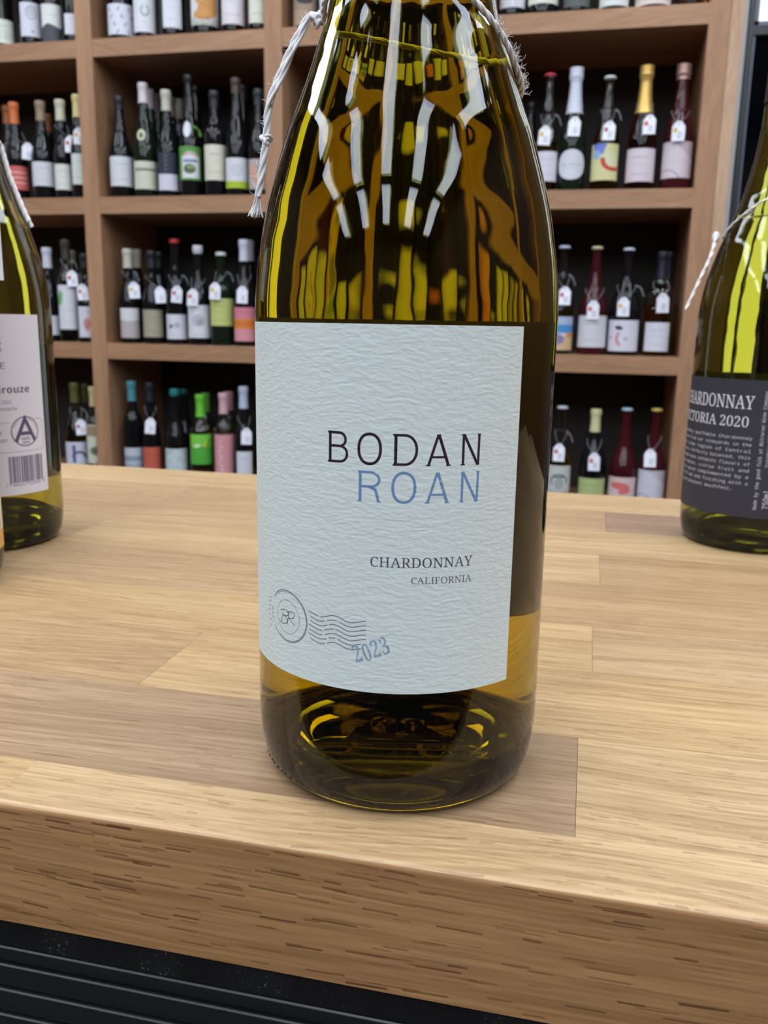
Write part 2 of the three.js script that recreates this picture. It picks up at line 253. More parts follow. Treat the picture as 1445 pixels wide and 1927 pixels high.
// ---------- printed labels of the shelf bottles ----------
function art(kind, base, c2) {
  return canvasTex(112, 136, (c, w, h) => {
    const grey = (a) => `rgba(70,72,84,${a})`, line = (x, y, L, t, a) => { c.fillStyle = grey(a); c.fillRect(x, y, L, t); };
    const scrib = (y, L, t, a) => { for (let x = (w - L) / 2; x < (w + L) / 2; x += 5) line(x, y + rr(-0.6, 0.6), rr(2, 4.5), t, a * rr(0.6, 1)); };
    const blob = (col, x, y, rx, ry, rot = 0) => { c.fillStyle = col; c.beginPath(); c.ellipse(x, y, rx, ry, rot, 0, 7); c.fill(); };
    c.fillStyle = base; c.fillRect(0, 0, w, h);
    if (kind === 'txt') { scrib(34, 50, 4, 0.5); scrib(64, 34, 2, 0.4); scrib(104, 60, 3, 0.45); }
    if (kind === 'ring' || kind === 'moon') { c.strokeStyle = grey(0.35); c.lineWidth = 5; if (kind === 'ring') { c.beginPath(); c.arc(62, 40, 26, 0, 7); c.stroke(); blob(grey(0.15), 62, 36, 24, 20); blob(grey(0.6), 66, 116, 6, 5); } else { blob(grey(0.2), 52, 64, 27, 26); blob(grey(0.2), 58, 70, 14, 15); scrib(120, 60, 3, 0.4); } }
    if (kind === 'peak') { scrib(34, 40, 8, 0.2); c.fillStyle = '#4b4d57'; c.beginPath(); c.moveTo(0, 86); c.lineTo(36, 70); c.lineTo(112, 92); c.lineTo(112, 136); c.lineTo(0, 136); c.fill(); }
    if (kind === 'slots') for (let i = 0; i < 11; i++) blob('rgba(120,126,140,.55)', 10 + (i * 37) % 100, 22 + Math.floor(i / 3) * 34, 4, 11, i % 2 ? 0.4 : -0.3);
    if (kind === 'cring') { c.strokeStyle = grey(0.4); c.lineWidth = 7; c.beginPath(); c.arc(58, 66, 16, -1.2, 4.2); c.stroke(); scrib(104, 24, 4, 0.3); }
    if (kind === 'blot') { blob('#cf9452', 66, 80, 34, 34); blob('#cf9452', 40, 60, 18, 8, 0.5); blob('#cf9452', 84, 54, 14, 26); blob('#d69a58', 52, 100, 36, 18); c.fillStyle = '#dcdccf'; c.fillRect(0, 122, w, 14); }
    if (kind === 'photo') { c.fillStyle = '#3c3836'; blob('#37332f', 54, 46, 34, 20); blob('#8d7a66', 70, 40, 16, 9); c.fillStyle = '#b29a80'; c.fillRect(0, 86, w, 50); }
    if (kind === 'photo2') { c.fillStyle = '#a08e70'; c.fillRect(6, 4, 100, 36); blob('#6d745c', 58, 92, 34, 16); blob('#3f4638', 66, 96, 18, 7, 0.4); }
    if (kind === 'lines') { for (const y of [34, 64, 94]) { c.fillStyle = c2; c.fillRect(14, y, 84, 5); } }
    if (kind === 'bar') { c.fillStyle = c2; c.fillRect(8, 34, 96, 13); scrib(84, 60, 3, 0.25); }
    if (kind === 'two') { c.fillStyle = c2; c.fillRect(0, 77, w, 59); for (const y of [12, 28, 44, 60]) blob('rgba(190,195,215,.55)', 44, y, 5, 3); }
    if (kind === 'arch') { c.fillStyle = '#dfdfe2'; c.beginPath(); c.moveTo(18, 128); c.lineTo(18, 40); c.quadraticCurveTo(56, 2, 96, 40); c.lineTo(96, 128); c.fill(); c.strokeStyle = '#c9848e'; c.lineWidth = 6; c.beginPath(); c.moveTo(24, 40); c.quadraticCurveTo(56, 16, 90, 40); c.stroke(); c.fillStyle = '#7d8bb8'; c.fillRect(26, 52, 62, 12); blob('#5c6a4a', 52, 90, 26, 20); blob('#8e9a78', 58, 82, 18, 8); }
    if (kind === 'lime') { c.fillStyle = c2; c.fillRect(0, 104, w, 32); c.strokeStyle = grey(0.18); c.lineWidth = 3; c.beginPath(); c.arc(56, 54, 24, 0, 7); c.stroke(); blob(grey(0.08), 56, 54, 22, 24); }
    if (kind === 'peach') { c.fillStyle = '#6d8c8a'; c.beginPath(); c.moveTo(40, 30); c.lineTo(112, 40); c.lineTo(112, 110); c.fill(); blob('#d98a68', 60, 96, 30, 22, 0.9); blob('#d8a089', 30, 60, 14, 40, -0.5); }
    if (kind === 'oval') { scrib(66, 76, 5, 0.45); scrib(84, 50, 3, 0.3); }
    if (kind === 'paint') { c.fillStyle = '#6f83d8'; c.beginPath(); c.moveTo(10, 0); c.lineTo(60, 0); c.lineTo(48, 40); c.lineTo(20, 34); c.fill(); blob('#8fb8dc', 26, 40, 14, 18); blob('#d9dcb6', 70, 66, 26, 36); c.strokeStyle = '#c8472f'; c.lineWidth = 15; c.beginPath(); c.moveTo(48, 52); c.quadraticCurveTo(50, 104, 104, 92); c.stroke(); c.fillStyle = '#3c4252'; c.fillRect(106, 0, 6, h); }
    if (kind === 'curl') { c.fillStyle = 'rgba(170,150,170,.35)'; c.beginPath(); c.moveTo(40, 0); c.lineTo(112, 0); c.lineTo(112, 70); c.fill(); c.strokeStyle = grey(0.45); c.lineWidth = 4; c.beginPath(); c.arc(24, 150, 44, 3.6, 6); c.stroke(); scrib(70, 70, 2, 0.25); }
    if (kind === 'leaf') { blob(c2, 14, 40, 13, 24, 0.3); scrib(76, 34, 2, 0.5); scrib(112, 40, 1.5, 0.3); }
    if (kind === 'berry') { blob(c2, 52, 74, 20, 24); blob('rgba(190,110,110,.5)', 52, 96, 13, 14); scrib(18, 24, 6, 0.35); scrib(122, 50, 2, 0.3); }
    if (kind === 'half') { c.fillStyle = c2; c.fillRect(0, 52, w, 84); c.fillStyle = base; c.beginPath(); c.moveTo(0, 52); c.quadraticCurveTo(50, 66, 112, 50); c.lineTo(112, 40); c.lineTo(0, 40); c.fill(); scrib(120, 50, 2, 0.3); }
    if (kind === 'dots') { blob('#4a4a58', 28, 66, 8, 11, 0.4); blob(grey(0.25), 56, 60, 13, 17); scrib(116, 70, 3, 0.4); }
    if (kind === 'sunset') { c.fillStyle = c2; c.fillRect(0, 46, w, 40); c.fillStyle = '#d9733a'; c.fillRect(0, 56, w, 18); c.fillStyle = '#d996a0'; c.fillRect(0, 88, w, 48); scrib(18, 60, 4, 0.25); }
    if (kind === 'beach') { c.fillStyle = '#4f8fd0'; c.fillRect(0, 32, w, 34); c.fillStyle = '#aebcd8'; c.fillRect(0, 0, w, 32); c.fillStyle = '#d2b48c'; c.beginPath(); c.moveTo(0, 110); c.lineTo(112, 62); c.lineTo(112, 136); c.lineTo(0, 136); c.fill(); blob('#8a7fae', 44, 92, 28, 22); blob('#d98c4c', 94, 74, 15, 10); }
    if (kind === 'tail') { blob('#33313f', 42, 34, 12, 9, 0.3); c.strokeStyle = c2; c.lineWidth = 10; c.beginPath(); c.moveTo(44, 54); c.quadraticCurveTo(28, 84, 48, 112); c.stroke(); blob(grey(0.3), 14, 78, 6, 8); blob(grey(0.3), 64, 82, 7, 7); }
    if (kind === 'letter') { c.strokeStyle = c2; c.lineWidth = 13; c.beginPath(); c.moveTo(42, 16); c.lineTo(42, 110); c.stroke(); c.beginPath(); c.arc(62, 78, 24, 3, 6.6); c.stroke(); scrib(120, 60, 3, 0.3); }
    if (kind === 'sea') { c.fillStyle = '#8f9db0'; c.fillRect(0, 40, w, 26); c.fillStyle = '#a9b3bf'; c.fillRect(0, 76, w, 30); }
    if (kind === 'marks') for (let i = 0; i < 22; i++) blob(grey(rr(0.08, 0.3)), rr(8, 104), rr(8, 128), rr(3, 12), rr(2, 6), rr(0, 3));
    if (kind === 'grn') { c.fillStyle = c2; c.fillRect(0, 0, w, 56); blob('#dfe6c0', 36, 52, 18, 8, -0.2); blob('#c8d23c', 78, 48, 10, 14); blob('#3d8f34', 90, 40, 4, 30, 0.6); line(20, 112, 30, 4, 0); scrib(112, 40, 3, 0.15); }
    if (kind === 'pinkl') { c.strokeStyle = '#e4bcc0'; c.lineWidth = 6; for (const y of [30, 62, 92]) { c.beginPath(); c.arc(40, y, 11, 0.5, 5); c.stroke(); } c.beginPath(); c.arc(42, 122, 9, 0, 7); c.stroke(); }
    if (kind === 'face') { c.strokeStyle = '#4c4f58'; c.lineWidth = 6; c.beginPath(); c.arc(58, 80, 34, 2.6, 6.6); c.stroke(); blob(grey(0.25), 58, 92, 20, 30); c.fillStyle = '#5a5d66'; c.fillRect(34, 54, 46, 8); scrib(124, 70, 2, 0.4); }
    if (kind === 'pblot') { blob(c2, 50, 44, 34, 18, 0.2); blob(c2, 66, 70, 22, 14, -0.5); }
  });
}
const tagArt = (dot) => canvasTex(48, 72, (c, w, h) => { c.fillStyle = '#e9eaf4'; c.fillRect(0, 0, w, h); if (dot) { c.fillStyle = dot; c.beginPath(); c.ellipse(12, 34, 8, 9, 0, 0, 7); c.fill(); } c.fillStyle = 'rgba(60,60,80,.55)'; for (const y of [42, 50, 58]) c.fillRect(20, y, 18, 3); });
const tagMats = [tagArt('#c4583c'), tagArt('#cfae4a'), tagArt(null), tagArt('#b04a58')].map((t) => std(0xffffff, 0.6, { map: t }));
const twineMat = std('#a9abb4', 0.9), whiteMat = std('#d4d6e0', 0.6);
const SHELFNAME = { 1: 'wine bottles on the top shelf', 2: 'wine bottles on the second shelf', 3: 'wine bottles on the third shelf', 4: 'wine bottles on the lowest visible shelf' };
const BTY = { 1: 1.8575, 2: 1.404, 3: 0.9545, 4: 0.504 };
const stickerGeo = (pr, y, az, rw, rh) => { const g = new THREE.RingGeometry(0.001, 1, 32, 8), p = g.attributes.position; for (let i = 0; i < p.count; i++) { const yy = y + p.getY(i) * rh, r = radiusAt(pr, yy) + 0.0006, a = az + p.getX(i) * rw / r; p.setXYZ(i, r * Math.sin(a), yy, r * Math.cos(a)); } g.computeVertexNormals(); return g; };

function shelfBottle(row, kind, glass, x, z, R, H, cap, capKind, capBot, label, group) {
  const sparkling = kind === 'champ' || kind === 'crown', pr = profile(kind, R, H), y = BTY[row] + 0.0005;
  const g = thing(sparkling ? 'sparkling_wine_bottle' : 'wine_bottle', label, 'bottle', x, y, z, Math.atan2(EYE.x - x, EYE.z - z), group);
  const top = new THREE.Vector2(0, H);
  if (FILL[glass]) {
    const f = FILL[glass] * H;
    part('wine', lathe(section(pr, 0, f)), BODY[glass], g);
    part('glass_neck', lathe([...pr.filter((p) => p.y > f + 1e-4).map((p) => new THREE.Vector2(p.x, p.y)), top].reduce((a, p) => { if (!a.length) a.push(new THREE.Vector2(radiusAt(pr, f), f + 0.0002)); a.push(p); return a; }, [])), clearGlass, g);
  } else part('glass_body', lathe([...pr, top]), BODY[glass], g);
  const rough = capKind === 'foil' ? 0.32 : 0.5, metal = capKind === 'foil' && cap !== '#cdd2e0' ? 0.5 : 0;
  if (capKind === 'crown') {
    const pts = [[0.0150, H - 0.006], [0.0165, H - 0.0055], [0.0163, H - 0.003], [0.0150, H + 0.0006], [0.011, H + 0.002], [0, H + 0.0024]].map(([r, yy]) => new THREE.Vector2(r, yy));
    part('crown_cap', lathe(pts, 30), cssMat(cap, 0.4), g);
  } else if (capKind === 'foil') {
    const pts = sleeve(pr, capBot, H - 0.004, 0.0012, 0.002);
    for (const p of pts) { if (p.y > 0.90 * H && p.x > 0.012) p.x = Math.max(p.x, 0.0185); if (p.y < capBot + 0.012 && p.x > 0.002) p.x += 0.003 * (1 - (p.y - capBot) / 0.012); }
    part('foil_capsule', lathe(pts), cssMat(cap, rough, metal), g);
    part('neck_band', lathe([[0.0189, 0.915 * H], [0.0196, 0.92 * H], [0.0196, 0.93 * H], [0.0189, 0.935 * H]].map((a) => new THREE.Vector2(...a))), cssMat(cap, rough, metal), g);
  } else part(capKind === 'wax' ? 'wax_tip' : 'capsule', lathe(sleeve(pr, capBot, H, 0.0008)), cssMat(cap, 0.45), g);
  return [g, pr];
}
const frontRows = [
[1,'bord','dk',-1.8690,0.0370,0.305,'#222','cap',0.255,0.010,0.079,1.18,['txt','#e4ece2'],0,'dark bottle with pale plain label cut off at the far left of the top shelf'],
[1,'bord','dk',-1.7630,0.0335,0.305,'#333','cap',0.255,0.024,0.120,1.00,['ring','#dfe1ee'],0,'dark top-shelf bottle whose white label has a grey circle and a dot'],
[1,'burg','vio',-1.6870,0.0332,0.305,'#333','cap',0.255,0.006,0.111,1.11,['peak','#e6eae6'],0,'dark bottle with pale label ending in a grey mountain, top shelf'],
[1,'burg','dk',-1.6170,0.0357,0.305,'#222','cap',0.255,0.022,0.080,0.74,['txt','#e2e4f0'],0,'dark top-shelf bottle with short white label against the leftmost upright'],
[1,'burg','dk',-1.4560,0.0418,0.305,'#222','cap',0.255,0.014,0.099,1.18,['slots','#dfe3f0'],0,'top-shelf bottle with white wraparound label scattered with grey slots'],
[1,'bord','dk',-1.3740,0.0338,0.305,'#222','cap',0.255,0.017,0.132,1.18,['cring','#e3e6ee'],0,'top-shelf bottle with white label printed with an open grey ring'],
[1,'bord','dk',-1.2850,0.0370,0.305,'#222','cap',0.255,0.024,0.130,0.81,['txt','#e3e6ee'],0,'top-shelf bottle with tall blank white label, between ring label and orange blotch label'],
[1,'bord','dk',-1.1820,0.0430,0.305,'#222','cap',0.255,0.026,0.135,1.19,['blot','#dfe3e4'],0,'wide top-shelf bottle with an orange blotch on its white label'],
[1,'bord','ros',-1.0890,0.0350,0.305,'#c9a','cap',0.255,0.024,0.136,1.18,['txt','#e6dfe6'],0,'pink wine bottle with plain pinkish white label on the top shelf'],
[1,'bord','org',-1.0085,0.0335,0.305,'#caa45a','cap',0.255,0.022,0.131,0.94,['txt','#dfe2d2'],0,'amber wine bottle with cream label beside an upright on the top shelf'],
[1,'bord','dk',-0.8660,0.0357,0.305,'#222','cap',0.255,0.009,0.116,1.18,['photo','#a08c78'],0,'bottle with tan picture label on the top shelf, left of the foreground neck'],
[1,'burg','dk',-0.7930,0.0360,0.305,'#222','cap',0.255,0.014,0.111,0.84,['txt','#dde0ea'],0,'top-shelf bottle with white label half hidden by the large foreground bottle neck'],
[1,'bord','dk',-0.2670,0.0361,0.305,'#222','cap',0.255,0.023,0.106,1.18,['txt','#dcdde8'],0,'dark bottle with white label on the top shelf, just right of the foreground neck'],
[1,'burg','dk',-0.1840,0.0427,0.305,'#222','cap',0.255,0.028,0.101,1.18,['txt','#e4e4d4'],0,'wide dark bottle with cream curved-edge label on the top shelf'],
[1,'bord','dk',-0.0930,0.0364,0.305,'#222','cap',0.255,0.016,0.095,1.18,['txt','#5a6260'],0,'top-shelf bottle with dark grey label between cream and pale labels'],
[1,'burg','dk',0.0050,0.0405,0.305,'#222','cap',0.255,0.012,0.089,1.18,['txt','#dfe4e2'],0,'dark bottle with broad pale label, third from the right on the top shelf'],
[1,'burg','vio',0.1070,0.0491,0.305,'#222','cap',0.255,0.010,0.083,1.18,['txt','#e2d6d0'],0,'bottle with wide off-white label, second from the right on the top shelf'],
[1,'bord','org',0.2060,0.0360,0.305,'#caa45a','cap',0.255,0.029,0.089,0.86,['txt','#dcd2c0'],0,'amber wine bottle at the right end of the top shelf'],
[2,'burg','dk',-1.8430,0.0335,0.295,'#d5713c','cap',0.231,0.029,0.101,1.13,['lines','#d0675f','#f3d9d2'],[0.0327, 0.1462],'dark bottle with orange capsule and salmon label on the second shelf'],
[2,'burg','dk',-1.7500,0.0371,0.297,'#97846c','cap',0.239,0.039,0.112,1.18,['txt','#d9dae2'],0,'dark bottle with tan capsule and white label on the second shelf'],
[2,'burg','dk',-1.6740,0.0281,0.296,'#cdcbb2','cap',0.235,0.026,0.103,1.19,['txt','#dfe0d8'],[0.0253, 0.1627],'dark bottle with cream capsule and ivory label on the second shelf'],
[2,'burg','dk',-1.6141,0.0306,0.309,'#dccf8f','cap',0.243,0.041,0.133,0.99,['txt','#d3dad4'],[0.0004, 0.185],'dark bottle with yellow capsule tucked behind the left upright, second shelf'],
[2,'burg','dk',-1.4740,0.0371,0.301,'#1c1d26','cap',0.263,0.034,0.122,1.18,['txt','#d9dce2'],0,'dark bottle with plain white label, first in its second-shelf bay'],
[2,'flute','gr',-1.3910,0.0368,0.336,'#d9cfd6','cap',0.278,0.024,0.106,1.18,['bar','#d2d6c0','#7d8270'],0,'slender dark green bottle with pinkish white capsule and round neck sticker'],
[2,'burg','dk',-1.3130,0.0335,0.312,'#c3c0b2','cap',0.253,0.019,0.129,1.02,['two','#2d3042','#d6d5e6'],0,'dark bottle with navy label above a white band, second shelf'],
[2,'flute','dk',-1.2380,0.0346,0.352,'#16161c','cap',0.329,0.048,0.145,1.18,['arch','#5e9a45'],0,'tall dark bottle with green framed picture label and oval neck sticker'],
[2,'bord','dk',-1.1550,0.0336,0.304,'#22232c','cap',0.256,0.046,0.148,1.19,['txt','#dcd9c6'],0,'broad-shouldered dark bottle with ivory label on the second shelf'],
[2,'flute','dk',-1.0850,0.0352,0.337,'#4f3c38','cap',0.294,0.022,0.109,1.19,['lime','#d9dbe2','#a9c431'],0,'slender dark bottle with white label ending in a lime band'],
[2,'burg','dk',-1.0120,0.0335,0.303,'#2b3338','cap',0.258,0.018,0.104,1.16,['peach','#b9aaa6'],0,'dark bottle with beige, teal and peach label beside the hanging twine'],
[2,'crown','yel',-0.1530,0.0329,0.310,'#b8303c','crown',0.260,0.026,0.105,1.19,['txt','#d9d6e2'],[-0.0072, 0.1456],'clear bottle of yellow wine with red crown cap on the second shelf'],
[2,'champ','gr',-0.0820,0.0369,0.326,'#cdd2e0','foil',0.205,0.029,0.109,1.19,['oval','#d6d8e2'],[0.0019, 0.1667],'green sparkling wine bottle with silver-white foil and oval label'],
[2,'crown','org',0.0090,0.0390,0.299,'#c6cccb','crown',0.249,0.026,0.121,1.19,['paint','#d9d59c'],[0.006, 0.1544],'orange wine bottle with white crown cap and bright painted label'],
[2,'champ','ros',0.1050,0.0400,0.324,'#d1ab5d','foil',0.201,0.021,0.107,1.19,['txt','#dccfd8'],[0.0161, 0.1661],'pink sparkling wine bottle with gold foil and white label'],
[2,'champ','red',0.2010,0.0410,0.324,'#a8867e','foil',0.283,0.029,0.122,1.19,['curl','#d8ccd4'],[-0.0017, 0.1465],'red sparkling wine bottle with dusty pink top at the end of the second shelf'],
[3,'burg','dk',-1.7570,0.0339,0.300,'#cfd0de','cap',0.236,0.021,0.083,1.19,['txt','#d5d8e2'],0,'dark bottle with white capsule half hidden by the left foreground bottle'],
[3,'bord','clr',-1.6870,0.0341,0.325,'#3a352f','cap',0.262,0.040,0.181,1.08,['leaf','#dcdee6','#6fb26a'],[0.0156, 0.2023],'clear bottle with tall white label touched with green, third shelf'],
[3,'burg','dk',-1.6190,0.0327,0.281,'#1c1d26','cap',0.236,0.016,0.114,1.00,['berry','#dad9e6','#cf8f8c'],[-0.0108, 0.1592],'dark bottle with pink berry on white label against the left upright'],
[3,'burg','dk',-1.4660,0.0335,0.296,'#c4c2b2','cap',0.237,0.017,0.111,1.03,['half','#dcdde2','#b9b2b4'],[0.0168, 0.1676],'dark bottle with cream capsule and grey-and-white label, third shelf'],
[3,'burg','dk',-1.3830,0.0335,0.290,'#1c1d26','cap',0.237,0.021,0.107,1.13,['txt','#a8a28c'],[0.0245, 0.1537],'dark bottle with khaki tan label on the third shelf'],
[3,'burg','dk',-1.3000,0.0340,0.325,'#b02a2c','wax',0.314,0.017,0.094,1.19,['dots','#d9dae6'],[0.0021, 0.1559],'dark bottle with red tipped cork and small white label, third shelf'],
[3,'burg','dk',-1.2230,0.0368,0.306,'#cfd2dc','wax',0.282,0.022,0.124,1.19,['moon','#dcdde6'],[-0.019, 0.1467],'dark bottle with white tip and tall white label showing a grey disc'],
[3,'bord','gr',-1.1460,0.0390,0.286,'#cfd2d4','wax',0.276,0.061,0.145,1.08,['txt','#c4cb7a'],[-0.0198, 0.167],'wide green bottle with yellow-green label on the third shelf'],
[3,'burg','dk',-1.0670,0.0354,0.323,'#cccfe0','cap',0.259,0.015,0.119,1.18,['sunset','#d87f92','#e0892f'],[-0.0073, 0.1566],'dark bottle with pink and orange banded label on the third shelf'],
[3,'crown','olv',-0.0860,0.0370,0.303,'#b9c2d6','crown',0.253,0.011,0.106,1.19,['beach','#cfd3dc'],[0.0073, 0.1639],'clear bottle of pale wine with blue beach picture label, third shelf'],
[3,'crown','red',0.0050,0.0420,0.301,'#c9c79c','crown',0.251,0.021,0.110,1.19,['txt','#d5d6dc'],[-0.001, 0.1252],'dark red bottle with pale yellow crown cap and white label'],
[3,'burg','dk',0.0930,0.0440,0.297,'#c9cbdc','crown',0.247,0.012,0.099,1.19,['tail','#dcdbe8','#d3939c'],[-0.0045, 0.1351],'dark bottle with white crown cap and pink curl on white label'],
[3,'bord','ylw',0.1860,0.0400,0.287,'#151a2c','cap',0.215,0.014,0.094,0.95,['txt','#d9dae6'],[0.0094, 0.1467],'golden wine bottle with dark navy capsule at the right of the third shelf'],
[4,'burg','olv',-1.6880,0.0400,0.313,'#5a5a2c','cap',0.248,0.030,0.117,1.19,['letter','#d3d3e2','#5b5a92'],[0.0146, 0.1671],'olive bottle with purple letter on white label, lowest visible shelf'],
[4,'bord','clr',-1.6110,0.0300,0.303,'#cdb98c','cap',0.239,0.048,0.179,1.19,['photo2','#d6d6c4'],0,'bottle with cream picture label half hidden by the left upright, lowest visible shelf'],
[4,'bord','dk',-1.4710,0.0329,0.326,'#4c8d98','cap',0.261,0.015,0.108,1.19,['sea','#c3c9d2'],0,'dark bottle with teal capsule and misty grey label'],
[4,'burg','dk',-1.4050,0.0319,0.323,'#1e1e2a','cap',0.262,0.018,0.113,1.07,['txt','#c65f49'],[-0.0023, 0.184],'dark bottle with brick red label and dark capsule'],
[4,'burg','dk',-1.3190,0.0370,0.305,'#1f7f78','wax',0.283,0.014,0.112,1.18,['marks','#c9d6dc'],0,'dark bottle with teal wax tip and pale blue-white label'],
[4,'bord','clr',-1.2290,0.0380,0.290,'#6cc63c','cap',0.218,0.065,0.164,1.09,['grn','#4fae3c','#7ccf4a'],0,'clear bottle with bright green screw cap and green label'],
[4,'bord','pnk',-1.1460,0.0344,0.298,'#d9a9b4','cap',0.232,0.033,0.167,1.07,['pinkl','#d8969c'],0,'clear bottle with pink cap and pink label'],
[4,'burg','dk',-1.0760,0.0344,0.321,'#bcc8e0','cap',0.252,0.028,0.115,0.78,['txt','#d9dce6'],[0.0074, 0.1645],'dark bottle with pale blue capsule beside the foreground label edge'],
[4,'crown','olv',-0.0650,0.0380,0.296,'#c8c9d2','crown',0.246,0.043,0.123,1.04,['face','#c9cdc9'],[-0.0032, 0.1616],'clear bottle of olive wine with white crown cap and ink drawing label'],
[4,'burg','dk',0.0330,0.0400,0.291,'#d6d3a2','cap',0.225,0.011,0.090,1.19,['txt','#b3c184'],[0.0036, 0.1401],'dark bottle with pale yellow capsule and light green label'],
[4,'crown','red',0.1210,0.0410,0.297,'#a9c3d6','crown',0.247,0.017,0.098,1.19,['pblot','#dcc3c4','#d8726f'],0,'red wine bottle with light blue crown cap and pink blotched label'],
[4,'crown','red',0.2045,0.0410,0.299,'#c9b35a','crown',0.249,0.031,0.123,1.19,['curl','#d2d2de'],[-0.0083, 0.158],'red wine bottle with yellow crown cap and pale grey label'],
];
const tagWords = [];
frontRows.forEach(([row, kind, glass, x, R, H, cap, capKind, capBot, y0, y1, a, style, tag, label], i) => {
  seed = 900 + i;
  const z = -2.618 - R;
  const [g, pr] = shelfBottle(row, kind, glass, x, z, R, H, cap, capKind, capBot, label, SHELFNAME[row]);
  const lm = std(0xffffff, 0.6, { map: art(...style) });
  if (style[0] === 'oval') {
    const w = R * a, hh = (y1 - y0) / 2; const geo = stickerGeo(pr, (y0 + y1) / 2, 0, w, hh), uv = geo.attributes.uv; part('label', geo, lm, g);
  } else part('label', labelArc(R + 0.0004, Math.max(0.004, y0), y1, -a, a), lm, g);
  if (kind === 'flute' && glass === 'gr') { part('neck_sticker', stickerGeo(pr, 0.183, -0.35, 0.014, 0.017), std('#c9cba6', 0.6), g); part('neck_sticker', stickerGeo(pr, 0.182, -0.35, 0.006, 0.008), std('#4d5440', 0.6), g).position.z = 0.0006; }
  if (style[0] === 'arch') {
    part('neck_sticker', stickerGeo(pr, 0.195, -0.3, 0.012, 0.023), std('#dfe1ea', 0.6), g);
    const c = new THREE.CatmullRomCurve3([[0.006, 0.205, 0.026], [0.018, 0.200, 0.023], [0.028, 0.193, 0.014], [0.033, 0.178, 0.012]].map((p) => new THREE.Vector3(...p)));
    part('ribbon', new THREE.TubeGeometry(c, 16, 0.0035, 6), std('#6fae45', 0.6), g);
  }
  if (tag) tagWords.push([g, pr, z, tag, i, row, capBot, H, kind, label]);
});
const backRows = [
[2,'burg','dk',-1.9340,-2.745,0.310,'#a86a3a','cap',0.253,'orange-brown'],
[2,'burg','dk',-1.7860,-2.745,0.279,'#8c4f2c','cap',0.224,'rust'],
[2,'burg','dk',-1.6170,-2.745,0.296,'#cdbb6c','cap',0.234,'yellow'],
[2,'burg','dk',-1.6170,-2.83,0.302,'#8a7c50','cap',0.251,'olive tan'],
[2,'flute','gr',-1.4170,-2.745,0.341,'#b9adb6','cap',0.283,'pinkish grey'],
[2,'flute','gr',-1.4330,-2.83,0.348,'#6f666e','cap',0.293,'grey mauve'],
[2,'burg','dk',-1.3430,-2.745,0.315,'#6d6152','cap',0.256,'brown'],
[2,'burg','dk',-1.3560,-2.83,0.329,'#b2ab98','cap',0.269,'pale stone'],
[2,'flute','dk',-1.2600,-2.745,0.345,'#1d1e24','cap',0.326,'tall black'],
[2,'flute','dk',-1.1000,-2.745,0.342,'#2a2024','cap',0.297,'dark brown'],
[3,'burg','dk',-1.7250,-2.745,0.299,'#8d8878','cap',0.256,'stone grey'],
[3,'burg','dk',-1.4840,-2.745,0.302,'#a8a392','cap',0.243,'khaki'],
[3,'burg','dk',-1.0850,-2.745,0.330,'#b9bcd0','cap',0.266,'pale lilac'],
[3,'burg','dk',-1.4040,-2.745,0.294,'#16161c','cap',0.243,'black'],
[4,'bord','dk',-1.6170,-2.745,0.306,'#6a5238','cap',0.251,'tan brown'],
[4,'bord','clr',-1.2510,-2.745,0.288,'#55a434','cap',0.225,'leaf green'],
[4,'bord','pnk',-1.1660,-2.745,0.296,'#b98d98','cap',0.234,'dusky pink'],
[4,'burg','dk',-1.3300,-2.745,0.299,'#174f4c','wax',0.281,'dark teal'],
[4,'burg','olv',-1.7000,-2.745,0.305,'#4a4a20','cap',0.241,'dark olive'],
[2,'burg','dk',-0.2090,-2.745,0.259,'#14141a','cap',0.230,'black'],
[3,'bord','ylw',0.2095,-2.745,0.294,'#101522','cap',0.219,'midnight blue'],
];
for (const [row, kind, glass, x, z, H, cap, capKind, capBot, colour] of backRows)
  shelfBottle(row, kind, glass, x, z, kind === 'flute' ? 0.034 : 0.036, H, cap, capKind, capBot, `bottle with ${colour} top standing behind the front row on the ${['', 'top', 'second', 'third', 'lowest visible'][row]} shelf`, 'second-row wine bottles on the ' + ['', 'top', 'second', 'third', 'lowest visible'][row] + ' shelf');

